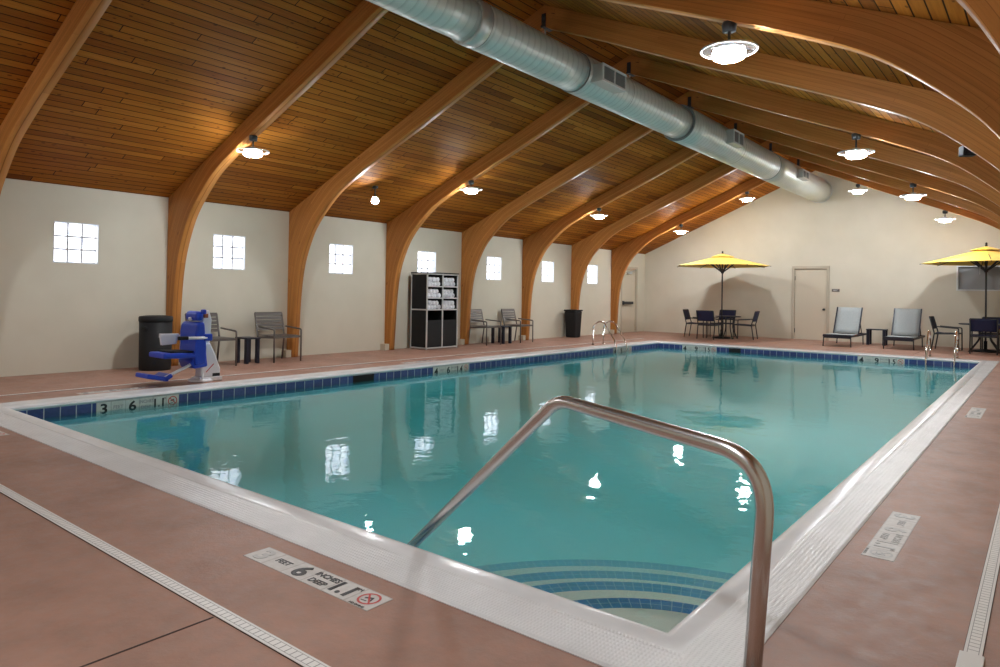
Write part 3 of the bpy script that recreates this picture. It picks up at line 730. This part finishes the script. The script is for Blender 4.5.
# ------------------------------------------------------------------ duct
AX, AZ = -5.10, 4.21
secs = [(-2.1, 5.72, .237), (5.72, 7.95, .262), (7.95, 11.35, .275), (11.35, 16.2, .318), (16.2, YF - .03, .325)]
du = thing('ventilation_duct', 'large round galvanised ventilation duct under the ridge', 'duct', (AX, 10, AZ))
for i, (y0, y1, r) in enumerate(secs):
    b = B(); pts = [(0, y0 - 10, 0), (0, y1 - 10, 0)]
    n = max(2, int((y1 - y0) / .5)); pts = [(0, y0 - 10 + (y1 - y0) * k / n, 0) for k in range(n + 1)]
    b.tube(pts, r, 48); b.build('duct_section', M['duct'], du)
for y, r in ((5.90, .2655), (7.95, .2765), (11.35, .3195), (13.9, .3195), (16.2, .3265), (4.4, .2385), (9.2, .2765), (YF - .06, .34), (YF - .22, .332)):
    b = B(); b.tube([(0, y - 10 - .004, 0), (0, y - 10 + .004, 0)], r, 48); b.build('joint_ring', M['dark_seam'] if y < YF - .3 else M['galv'], du)
b = B(); b.tube([(0, 5.725 - 10, 0), (0, 5.895 - 10, 0)], .2655, 48); b.build('coupling_band', M['galv'], du)
def hanger_bracket(y):
    b = B()
    b.bar((0, y - 10, .22), (0, y - 10, 4.60 - AZ), .03, .004)
    b.build('hanger_strap', M['galv'], du)
for y in (2.68, 5.14, 7.27, 9.56, 11.85, 14.18, 16.48, 18.74): hanger_bracket(y)
def vent(y0, y1, z0, z1, lab):
    """register box on the right flank of the duct"""
    o = thing('air_register', lab, 'air register', (AX, (y0 + y1) / 2, (z0 + z1) / 2), 0, 'grilled air registers on the duct')
    hy = (y1 - y0) / 2; hz = (z1 - z0) / 2; xf = (-4.68 if y1 < 10 else -4.66) - AX
    b = B(); b.box(.18, xf - .012, -hy, hy, -hz, hz); b.build('register_box', M['galv'], o)
    b = B(); t = .028
    for (a, c, d, e) in ((-hy, hy, -hz, -hz + t), (-hy, hy, hz - t, hz), (-hy, -hy + t, -hz + t, hz - t), (hy - t, hy, -hz + t, hz - t), (-.012, .012, -hz + t, hz - t)):
        b.box(xf - .012, xf + .006, a, c, d, e)
    b.build('register_frame', M['vent_frame'], o)
    b = B(); b.box(xf - .0115, xf - .008, -hy + t, hy - t, -hz + t, hz - t)
    n = 9
    for k in range(n): zz = -hz + t + (2 * hz - 2 * t) * (k + .5) / n; b.box(xf - .008, xf + .002, -hy + t, hy - t, zz - .003, zz + .003)
    b.build('grille', M['grille'], o)
vent(8.02, 8.67, 4.045, 4.28, 'grey air register on the duct at top centre, nearest of the three')
vent(12.86, 13.41, 4.085, 4.345, 'grey air register halfway along the duct, middle of the three')
vent(17.52, 18.06, 4.085, 4.295, 'grey air register near the far end of the duct, smallest in view')

# ------------------------------------------------------------------ ceiling lamps
def lamp(lab, x, y, z, ztop):
    o = thing('pendant_lamp', lab, 'lamp', (x, y, z), 0, 'round pendant lamps hanging from the arches')
    b = B(); b.lathe([(.0, -.062), (.085, -.062), (.112, -.050), (.120, -.030), (.116, .0), (.10, .012), (.0, .014)], seg=20); b.build('lens', M['lens'], o)
    b = B(); b.lathe([(.121, -.012), (.20, .008), (.20, .012), (.121, -.008)], seg=32); b.f = b.f[:-2]; b.sm = b.sm[:-2]; b.mi = b.mi[:-2]
    b.build('glass_reflector', M['lamp_glass'], o)
    b = B(); b.tube(arc((0, 0, .010), .206, 0, 2 * PI, 32, (1, 0, 0), (0, 1, 0)), .0075, 8, cap=False); b.tube(arc((0, 0, -.008), .122, 0, 2 * PI, 24, (1, 0, 0), (0, 1, 0)), .005, 6, cap=False); b.build('rim', M['silver'], o)
    b = B(); b.lathe([(.0, .015), (.110, .015), (.119, .004), (.121, .010), (.112, .024), (.07, .03), (.055, .05), (.03, .06), (.0, .062)], seg=20); b.build('cap', M['silver'], o)
    h = ztop - z
    b = B(); b.tube([(0, 0, .05), (0, 0, max(h - .05, .07))], .011, 10); b.build('stem', M['iron'], o)
    b = B(); b.lathe([(.0, h - .075), (.05, h - .07), (.055, h - .02), (.05, h), (.0, h)], seg=16); b.build('junction_box', M['iron'], o)
    return o
def zb(x):
    s = min(x - XL, XR - x)
    for (a, b_) in zip(IN[:-1], IN[1:]):
        if a[0] <= s <= b_[0] and b_[0] > a[0]: return a[1] + (b_[1] - a[1]) * (s - a[0]) / (b_[0] - a[0])
    return 4.6
for lab, x, y, z in [
    ('lit pendant lamp hanging above the blue pool lift, left row', -8.33, 5.14, 3.01),
    ('lit pendant lamp hanging above the towel cabinet, left row', -8.31, 9.56, 3.065),
    ('lit pendant lamp above the far left tapered bin', -8.32, 14.18, 3.04),
    ('lit pendant lamp nearest the left far corner, beside the exit door', -8.285, 18.74, 3.035),
    ('largest lit pendant lamp, at top right above the duct', -1.908, 5.14, 3.035),
    ('lit pendant lamp second in the right row, above the far loungers', -1.912, 9.56, 3.015),
    ('lit pendant lamp third in the right row, just right of the small ridge lamp', -1.908, 14.18, 3.03),
    ('lit pendant lamp farthest in the right row, above the right umbrella', -1.88, 18.74, 3.04),
    ('small lit lamp high on the far arch, right of the duct end', -3.695, 18.74, 3.84),
    ('small lit lamp high on the far arch, left of the duct end', -6.41, 18.74, 3.835)]:
    lamp(lab, x, y, z, zb(x) - .002)
sp = thing('spotlight', 'small glaring spotlight fixed under the ceiling planks above the second grey armchair', 'spotlight', (-9.33, 8.16, 2.775))
aim = Vector((9.33 - 1.5, -8.16, -1.9)).normalized(); q_ = Vector((0, 0, 1)).rotation_difference(aim).to_matrix().to_4x4()
b = B(); b.lathe([(.0, -.12), (.035, -.12), (.045, -.10), (.072, .0), (.076, .012), (.069, .012), (.064, .0), (.0, -.004)], seg=24, mtx=q_); b.build('spot_housing', M['iron'], sp)
b = B(); b.lathe([(.0, .001), (.062, .001), (.0, .004)], seg=24, mtx=q_); b.build('spot_lens', M['lens'], sp)
h_ = deck_z(-9.33) - 2.775 - .003
b = B(); b.tube([(-.04, .03, .04), (-.04, .03, h_ - .03)], .011, 8); b.lathe([(.0, h_ - .05), (.05, h_ - .05), (.05, h_ - .008), (.0, h_ - .008)], (-.04, .03, 0), 16); b.build('spot_mount', M['iron'], sp)
# the right row goes on outside the frame and lights the near deck
lamp('lit pendant lamp of the right row behind the viewpoint', -1.95, .40, 3.04, zb(-1.95) - .002)
lamp('lit pendant lamp of the left row behind the viewpoint', -8.33, .40, 3.04, zb(-8.33) - .002)

# speaker on the right arch, brass sprinkler at the top left
o = thing('wall_speaker', 'small black speaker tucked under the right side of an arch', 'speaker', (-.665, 8.60, 2.735), .5)
b = B(); b.cbox((0, 0, 0), (.14, .12, .11)); b.build('speaker_body', M['black'], o, bevel=.012)
b = B(); b.cbox((0, -.064, -.0), (.11, .008, .085)); b.build('speaker_grille', M['panel'], o)
b = B(); b.bar((0, .02, .05), (.03, .09, .08), .02, .02); b.build('bracket', M['iron'], o)
o = thing('brass_fitting', 'round yellow brass ceiling fitting at the top left edge of the frame', 'fitting', (-6.85, 2.86, deck_z(-6.85) - .002))
b = B(); b.lathe([(.0, -.09), (.03, -.088), (.045, -.06), (.045, -.03), (.06, -.02), (.06, .0), (.0, .0)], seg=18); b.build('fitting_body', M['brass'], o)
b = B(); b.lathe([(.0, -.12), (.022, -.12), (.022, -.09), (.0, -.09)], seg=12); b.build('fitting_cap', M['brass'], o)

# ------------------------------------------------------------------ bins
o = thing('rubbish_bin', 'tall round black bin standing against the wall behind the pool lift', 'bin', (-10.06, 4.72, 0))
b = B(); b.lathe([(.0, .0), (.205, .0), (.21, .02), (.218, .72), (.0, .72)], seg=36); b.build('bin_body', M['black'], o)
b = B(); b.lathe([(.222, .69), (.225, .70), (.225, .75), (.215, .765), (.15, .775), (.145, .77), (.0, .765)], seg=36); b.build('bin_lid', M['black'], o)
b = B(); b.cbox((.08, -.195, .60), (.12, .04, .05)); b.build('bin_flap', M['black_matte'], o, bevel=.01)
o = thing('rubbish_bin', 'tapered black bin under the far left windows', 'bin', (-10.22, 16.12, 0), 0)
b = B(); q = .19
b.v = [(-.15, -.15, 0), (.15, -.15, 0), (.15, .15, 0), (-.15, .15, 0), (-.18, -.18, .72), (.18, -.18, .72), (.18, .18, .72), (-.18, .18, .72)]
b.face([3, 2, 1, 0]); b.face([4, 5, 6, 7])
for i in range(4): j = (i + 1) % 4; b.face([i, j, 4 + j, 4 + i])
b.build('bin_body', M['black'], o, bevel=.03)
b = B(); b.box(-.192, .192, -.192, .192, .72, .76); b.build('bin_lid', M['black'], o, bevel=.015)
b = B(); b.box(-.12, .12, -.12, .12, .7605, .763); b.build('bin_opening', M['black_matte'], o)

# ------------------------------------------------------------------ patio armchairs and dining chairs (local: faces +x)
def patio_chair(lab, loc, rz, sling, group, name='patio_chair'):
    o = thing(name, lab, 'chair', loc, rz, group)
    fm = M['bronze'] if not sling else M['iron']
    W = .25; t = .026
    for s in (-1, 1):
        y = s * W
        b = B(); b.tube(fillet([(.25, y, 0), (.245, y, .53), (-.20, y, .56)], .03, 5), .014, 8); b.build('front_leg', fm, o)
        b = B(); b.tube([(-.30, y, 0), (-.24, y, .40), (-.34, y, .78)], .015, 8); b.build('back_leg', fm, o)
        b = B(); b.bar((-.245, y, .385), (.245, y, .405), .02, .03); b.build('side_rail', fm, o)
    b = B(); b.bar((.235, -W, .405), (.235, W, .405), .03, .03); b.build('cross_rail', fm, o)
    b = B(); b.bar((-.235, -W, .385), (-.235, W, .385), .03, .03); b.build('cross_rail', fm, o)
    if sling:
        b = B(); b.grid([[(-.225 + .46 * i / 6, -W + .02 + (2 * W - .04) * k / 4, .415 - .018 * math.sin(PI * i / 6)) for k in range(5)] for i in range(7)]); b.build('seat', M['navy_sling'], o, solid=.008)
        b = B(); b.grid([[(-.255 - .085 * i / 6 - .02 * math.sin(PI * k / 4), -W + .012 + (2 * W - .024) * k / 4, .50 + .29 * i / 6) for k in range(5)] for i in range(7)]); b.build('backrest', M['navy_sling'], o, solid=.008)
        b = B(); b.bar((-.345, -W, .785), (-.345, W, .785), .022, .022); b.build('top_rail', fm, o)
    else:
        b = B()
        for i in range(8): x = -.21 + .058 * i; b.box(x - .024, x + .024, -W + .012, W - .012, .418, .428)
        b.build('seat', M['bronze'], o)
        b = B()
        for i in range(5):
            z = .525 + .058 * i; x = -.27 - (z - .40) * .10 / .38 * 1.0 + .035
            mt = Matrix.Translation((x, 0, z)) @ Matrix.Rotation(-.25, 4, 'Y'); b.box(-.006, .006, -W + .01, W - .01, -.024, .024, mt)
        b.build('backrest', M['bronze'], o)
        b = B(); b.bar((-.34, -W, .785), (-.34, W, .785), .02, .024); b.build('top_rail', fm, o)
    return o
gA = 'grey slatted patio armchairs along the left wall'
ch0 = patio_chair('grey slatted armchair partly hidden behind the blue pool lift', (-9.98, 5.54, 0), 0, False, gA)
dup(ch0, 'grey slatted armchair right of the black end table, in front of the third arch', (-9.98, 6.71, 0), -.02)
dup(ch0, 'grey slatted armchair just right of the towel cabinet', (-10.10, 12.20, 0), 0)
dup(ch0, 'grey slatted armchair farther from the towel cabinet, right of the small dark table', (-10.08, 13.44, 0), 0)
gD = 'navy sling dining chairs around the umbrella tables'
dc0 = patio_chair('navy sling chair at the left side of the left umbrella table', (-8.02, 19.35, 0), .12, True, gD, 'dining_chair')
dup(dc0, 'navy sling chair with its back to the pool at the left umbrella table', (-7.41, 18.82, 0), PI / 2 - .1)
dup(dc0, 'navy sling chair behind the left umbrella table, facing the pool', (-7.52, 20.0, 0), -PI / 2 - .12)
dup(dc0, 'navy sling chair at the right side of the left umbrella table', (-6.72, 19.58, 0), PI + .1)
dup(dc0, 'dark sling chair at the left side of the right umbrella table, seen side on', (-1.88, 19.55, 0), -.05)
dup(dc0, 'navy sling chair with its back to the pool at the right umbrella table', (-1.13, 18.95, 0), PI / 2)
dup(dc0, 'dark sling chair behind the right umbrella table against the wall', (-1.02, 20.3, 0), -PI / 2)

# tables
def end_table(lab, loc, hx, hy, h=.41):
    o = thing('end_table', lab, 'table', loc, 0, 'small dark end tables')
    b = B(); b.box(-hx, hx, -hy, hy, h - .025, h); b.build('table_top', M['navy'], o, bevel=.006)
    for sx in (-1, 1):
        for sy in (-1, 1):
            b = B(); x, y = sx * (hx - .045), sy * (hy - .03); b.box(x - .035, x + .035, y - .022, y + .022, 0, h - .025); b.build('leg', M['navy'], o, bevel=.004)
    return o
end_table('navy end table between the two grey armchairs beside the pool lift', (-10.02, 6.16, 0), .17, .125)
end_table('dark end table between the grey armchairs beyond the towel cabinet', (-10.10, 12.80, 0), .20, .16)
end_table('low dark side table between the two sun loungers', (-3.49, 20.15, 0), .23, .17)
def round_table(lab, loc, r, h):
    o = thing('round_table', lab, 'table', loc, 0, 'dark round tables under the umbrellas')
    b = B(); b.lathe([(.0, h - .025), (r - .01, h - .025), (r, h - .018), (r, h - .004), (r - .008, h), (.0, h)], seg=36); b.build('table_top', M['navy'], o)
    for k in range(4):
        a = PI / 4 + k * PI / 2; b = B(); b.tube(fillet([(.16 * math.cos(a), .16 * math.sin(a), h - .03), (.14 * math.cos(a), .14 * math.sin(a), .3), (r * .8 * math.cos(a), r * .8 * math.sin(a), .0)], .08, 4), .016, 8); b.build('leg', M['iron'], o)
    return o
round_table('dark round table under the left yellow umbrella', (-7.10, 19.32, 0), .35, .64)
round_table('dark round table under the right yellow umbrella', (-1.16, 19.62, 0), .52, .65)

# umbrellas
def umbrella(lab, loc, R_, zr, zt, ztop, ph):
    o = thing('patio_umbrella', lab, 'umbrella', loc, 0, 'yellow octagonal patio umbrellas')
    b = B(); b.tube([(0, 0, .05), (0, 0, zt + .02)], .019, 14); b.build('pole', M['iron'], o)
    b = B(); b.lathe([(.0, .0), (.24, .0), (.25, .012), (.24, .045), (.06, .06), (.035, .07), (.035, .25), (.0, .25)], seg=30); b.build('base', M['black'], o)
    b = B(); n = 8; ring0 = len(b.v)
    rows = 6
    for i in range(rows + 1):
        t = i / rows; rr = R_ * t; z = zt - (zt - zr) * (t ** .92)
        for k in range(n * 4):
            a = ph + 2 * PI * k / (n * 4); f_ = (k % 4) / 4
            cc = math.cos(PI / n) / math.cos(((k % 4) / 4) * 2 * PI / n - PI / n)
            sag = -.02 * t * (1 - t) * math.sin(PI * f_)
            b.v.append((rr * cc * math.cos(a), rr * cc * math.sin(a), z + sag + .03 * t * 0))
    K = n * 4
    for i in range(rows):
        for k in range(K):
            k2 = (k + 1) % K
            if i == 0: b.face([K * 1 + k, K * 1 + k2, 0 + 0], False) if False else b.face([i * K + k, (i + 1) * K + k, (i + 1) * K + k2, i * K + k2], False)
            else: b.face([i * K + k, (i + 1) * K + k, (i + 1) * K + k2, i * K + k2], False)
    cpy = b.build('canopy', M['yellow'], o, solid=.004)
    b = B(); n0 = 0
    b.lathe([(.33, zt - .055), (.17, zt - .005), (.02, zt + .035)], seg=8, ph=ph, smooth=False); b.f = b.f[:-2]; b.sm = b.sm[:-2]; b.mi = b.mi[:-2]
    b.build('vent_cap', M['yellow'], cpy, solid=.004)
    b = B(); b.lathe([(.0, zt + .02), (.022, zt + .025), (.028, zt + .06), (.02, zt + .085), (.026, zt + .11), (.014, ztop - .005), (.0, ztop)], seg=14); b.build('finial', M['black'], o)
    zh = zr - .16
    b = B(); b.lathe([(.0, zh - .05), (.035, zh - .05), (.05, zh), (.035, zh + .04), (.0, zh + .04)], seg=14); b.build('hub', M['iron'], o)
    for k in range(8):
        a = ph + 2 * PI * k / 8; ca, sa = math.cos(a), math.sin(a)
        b = B(); b.bar((.02 * ca, .02 * sa, zt - .03), (R_ * ca * 1.012, R_ * sa * 1.012, zr - .012), .018, .016)
        rb = b.build('rib', M['iron'], o)
        t = .36; b = B(); b.bar((.04 * ca, .04 * sa, zh), (R_ * t * ca, R_ * t * sa, zt - (zt - zr) * t ** .92 - .03), .026, .026); b.build('strut', M['iron'], rb)
    b = B(); b.tube([(-.12, -.03, zh - .10), (-.115, -.03, zr + .02)], .004, 6); b.build('pull_cord', M['vent_frame'], o)
    return o
umbrella('yellow umbrella at the left dining table, under the far gable', (-7.28, 19.32, 0), 1.31, 2.05, 2.37, 2.48, .08)
umbrella('yellow umbrella at the right edge, in front of the far window', (-1.15, 19.62, 0), 1.31, 2.06, 2.42, 2.55, .13)

# loungers (local: foot at y=0, head towards +y)
def lounger(lab, loc, rz):
    o = thing('sun_lounger', lab, 'sun lounger', loc, rz, 'pale grey sling sun loungers')
    W = .31; H_ = .26
    for s in (-1, 1):
        b = B(); b.bar((s * W, 0, H_), (s * W, 1.85, H_), .03, .045); b.build('side_rail', M['navy'], o)
        for y in (.03, 1.45): b = B(); b.tube([(s * (W - .005), y, H_ - .02), (s * (W + .005), y - .02, 0)], .014, 8); b.build('leg', M['iron'], o)
        b = B(); b.tube([(s * W * .9, 1.45, H_ - .02), (s * W * .9, 1.215, .62)], .011, 8); b.build('prop', M['iron'], o)
    b = B(); b.bar((-W, 0, H_ - .01), (W, 0, H_ - .01), .03, .09); b.build('foot_rail', M['navy'], o)
    b = B(); b.bar((-W, 1.85, H_), (W, 1.85, H_), .03, .045); b.build('head_rail', M['navy'], o)
    b = B(); b.bar((-W, .9, H_ - .02), (W, .9, H_ - .02), .03, .03); b.build('middle_rail', M['navy'], o)
    b = B(); b.grid([[(-W + .02 + (2 * W - .04) * k / 5, .01 + .90 * i / 6, H_ + .028 - .01 * math.sin(PI * k / 5)) for k in range(6)] for i in range(7)]); b.build('seat', M['grey_sling'], o, solid=.008)
    bb = thing('tmp', '', '') if False else None
    y0, z0_, y1, z1_ = .98, H_ + .03, 1.40, .955
    b = B(); b.grid([[(-W + .03 + (2 * W - .06) * k / 5, y0 + (y1 - y0) * i / 6, z0_ + (z1_ - z0_) * i / 6) for k in range(6)] for i in range(7)]); bk = b.build('backrest', M['grey_sling'], o, solid=.01)
    b = B()
    for s in (-1, 1): b.bar((s * (W - .015), y0, z0_), (s * (W - .015), y1, z1_), .028, .028)
    b.build('back_frame', M['navy'], bk)
    return o
lg = lounger('pale grey sun lounger beside the plain far door, left of the low table', (-4.09, 18.52, 0), 0)
dup(lg, 'pale grey sun lounger right of the low table, behind the chrome ladder', (-2.79, 18.72, 0), 0)

# ------------------------------------------------------------------ towel cabinet (front faces +x)
cb0 = thing('towel_cabinet', 'tall black and silver towel cabinet against the left wall', 'cabinet', (-10.135, 10.56, 0))
D, W, HC = .235, .46, 1.585       # half depth, half width, height
b = B()
b.box(-D, -D + .012, -W, W, .04, HC - .02)
b.build('back_panel', M['panel'], cb0)
for s in (-1, 1):
    for z0_, z1_ in ((.05, .80), (.83, HC - .03)):
        b = B(); b.box(-D + .02, D - .02, s * W - .006, s * W + .006, z0_, z1_); b.build('side_panel', M['panel'], cb0)
b = B(); b.box(-D + .01, D - .01, -.006, .006, .05, HC - .03); b.build('divider', M['panel'], cb0)
b = B(); b.box(-D - .01, D + .015, -W - .015, W + .015, HC - .02, HC); b.build('top', M['panel'], cb0, bevel=.003)
b = B(); t = .024
for x in (-D + .012, D - .012):
    for y in (-W, W): b.box(x - t / 2, x + t / 2, y - t / 2, y + t / 2, 0, HC - .02)
b.box(D - t, D, -t / 2, t / 2, .02, HC - .02)
for z in (.03, .815, HC - .035):
    for s in (-1, 1): b.box(-D, D, s * W - t / 2, s * W + t / 2, z - t / 2, z + t / 2)
for z in (.03, .815, 1.055, 1.295, HC - .035): b.box(D - t, D, -W, W, z - t / 2, z + t / 2)
b.build('silver_frame', M['silver'], cb0, bevel=.002)
zs = [.815, 1.055, 1.295]
for z in [.03] + zs:
    b = B(); b.box(-D + .014, D - t, -W + .01, W - .01, z - .008, z + .008); b.build('shelf', M['panel'], cb0)
for s in (-1, 1):
    b = B(); b.box(D - .018, D - .008, s * W / 2 - W / 2 + .02, s * W / 2 + W / 2 - .02, .05, .60); b.build('hamper_door', M['panel'], cb0, bevel=.003)
b = B(); k = 0
def towel_mesh():
    b = B(); n = 26
    # spiral roll, axis x
    prof_ = []
    for i in range(n * 2 + 1):
        a = 2 * PI * i / n * 1.0; r = .026 + .022 * i / (n * 2); prof_.append((r * math.cos(a), r * math.sin(a)))
    for x in (-.13, .13):
        for p in prof_: b.v.append((x, p[0], p[1]))
    m_ = len(prof_)
    for i in range(m_ - 1): b.face([i, i + 1, m_ + i + 1, m_ + i], True)
    b.lathe([(0, -.125), (.027, -.125), (.027, .125), (0, .125)], seg=14, mtx=Matrix.Rotation(PI / 2, 4, 'Y'))
    b.lathe([(.0, .118), (.046, .118), (.0471, .122), (.0, .124)], seg=18, mtx=Matrix.Rotation(PI / 2, 4, 'Y'))
    return b
tw0 = None
rowname = ['lower', 'middle', 'upper']
for r, z in enumerate(zs):
    for s, sn in ((-1, 'left'), (1, 'right')):
        yc = s * W / 2
        spots = [(-.145, 0), (-.048, 0), (.049, 0), (.146, 0), (-.097, 1), (.0, 1), (.097, 1)]
        for (dy, lv), wh_ in zip(spots, ('bottom row, leftmost', 'bottom row, second from left', 'bottom row, third from left', 'bottom row, rightmost', 'top row, left', 'top row, middle', 'top row, right')):
            zz = z + .010 + .048 + lv * .084 + random.uniform(-.003, .003); yy = yc + dy + random.uniform(-.004, .004)
            lab = 'rolled white towel in the %s %s cabinet cubby, %s' % (rowname[r], sn, wh_)
            loc = (-10.135 + .07 + random.uniform(-.02, .012), 10.56 + yy, zz)
            if tw0 is None:
                tw0 = tag(towel_mesh().build('rolled_towel', M['towel'], solid=.004), lab, 'towel'); tw0.location = loc; o = tw0
            else: o = tw0.copy(); COL.objects.link(o); o.location = loc; o['label'] = lab
            o.rotation_euler = (random.uniform(0, 6.28), 0, random.uniform(-.06, .06)); o['group'] = 'rolled white towels in the %s %s cubby' % (rowname[r], sn)

# ------------------------------------------------------------------ pool lift (local: +x forward = seat direction, z up)
LF = thing('pool_lift', 'white pool lift with royal blue seat on the left deck', 'pool lift', (-8.42, 4.55, 0), -PI / 2)
wh, bl = M['white'], M['blue']
b = B(); b.lathe([(.0, .0), (.15, .0), (.155, .015), (.13, .04), (.0, .045)], (.02, 0, 0), 24); b.cbox((-.06, 0, .03), (.30, .22, .05)); b.build('base_plate', wh, LF, bevel=.008)
def prism(poly, y0, y1):
    b = B(); n = len(poly)
    for y in (y0, y1):
        for (x, z) in poly: b.v.append((x, y, z))
    b.face(list(range(n))[::-1] if False else list(range(n))); b.face([n + i for i in range(n)][::-1])
    for i in range(n): j = (i + 1) % n; b.face([i, n + i, n + j, j])
    return b
prism([(-.20, .05), (.06, .05), (.06, .20), (.02, .46), (-.05, .50), (-.13, .34), (-.20, .16)], -.08, .08).build('housing', wh, LF, bevel=.02)
b = B(); b.box(-.19, -.09, -.083, .083, .06, .10); b.build('control_pack', M['black'], LF, bevel=.004)
b = B(); b.bar((-.12, -.084, .22), (-.02, -.084, .12), .004, .02, (0, 1, 0)); b.bar((-.10, .084, .22), (.0, .084, .12), .004, .02, (0, 1, 0)); b.build('red_stripe', M['red'], LF)
b = B(); b.bar((-.10, -.084, .26), (-.03, -.084, .255), .004, .012, (0, 1, 0)); b.build('blue_stripe', bl, LF)
prism([(-.06, .36), (.03, .36), (.035, .80), (.0, .90), (-.05, .90), (-.085, .78)], -.05, .05).build('mast', wh, LF, bevel=.012)
b = B(); b.bar((.02, 0, .84), (.19, 0, .79), .045, .04); b.build('lift_arm', wh, LF, bevel=.006)
b = B(); b.cbox((.0, -.0, .83), (.055, .13, .05)); b.build('actuator_cap', M['orange'], LF, bevel=.005)
def cushion(pts_c, size, rot, name, parent, mm=None, bev=.03):
    b = B(); mt = Matrix.Translation(pts_c) @ Matrix.Rotation(rot, 4, 'Y'); b.box(-size[0] / 2, size[0] / 2, -size[1] / 2, size[1] / 2, -size[2] / 2, size[2] / 2, mt)
    return b.build(name, mm or bl, parent, bevel=bev)
prism([(.06, .24), (.20, .22), (.215, .34), (.20, .48), (.205, .62), (.19, .73), (.14, .765), (.09, .75), (.075, .60), (.06, .45)], -.21, .21).build('backrest', bl, LF, bevel=.03)
cushion((.12, 0, .83), (.10, .30, .12), -.1, 'headrest', LF, bev=.04)
b = B(); b.cbox((.09, .16, .885), (.05, .07, .06)); b.build('headrest_wing', bl, LF, bevel=.015)
cushion((.38, 0, .355), (.42, .40, .065), -.04, 'seat', LF, bev=.02)
cushion((.34, 0, .397), (.30, .34, .022), -.04, 'seat_pad', LF, M['black'], .008)
b = B()
prism([(.02, .20), (.20, .18), (.24, .27), (.14, .42), (.04, .36)], -.17, .17).build('seat_bracket', bl, LF, bevel=.02)
for s in (-1, 1):
    b = B(); b.tube([(.08, s * .235, .565), (.34 if s > 0 else .44, s * .235, .57)], .018, 10); b.build('armrest', wh, LF)
    b = B(); b.cbox((.06, s * .225, .57), (.10, .05, .085)); b.build('arm_pivot', bl, LF, bevel=.012)
b = B(); b.cbox((.38, .235, .572), (.12, .045, .045)); b.build('arm_grip', M['black'], LF, bevel=.008)
prism([(.20, .60), (.44, .605), (.42, .46), (.23, .47)], -.26, -.215).build('side_panel', wh, LF, bevel=.008)
b = B(); b.tube([(.16, .12, .26), (.53, .12, .10)], .019, 10); b.bar((.17, -.13, .25), (.17, .13, .25), .03, .03); b.build('leg_rod', wh, LF)
b = B(); mt = Matrix.Translation((.63, 0, .105)) @ Matrix.Rotation(-.22, 4, 'Y'); b.box(-.13, .13, -.16, .16, -.026, .026, mt)
mt = Matrix.Translation((.505, 0, .10)) @ Matrix.Rotation(.5, 4, 'Y'); b.box(-.05, .05, -.16, .16, -.024, .024, mt)
b.build('footrest', bl, LF, bevel=.012)
b = B(); b.tube([(.02, -.05, .13), (.05, -.12, .02)], .012, 8); b.tube([(.02, .06, .12), (.07, .12, .02)], .012, 8); b.build('stabiliser', wh, LF)
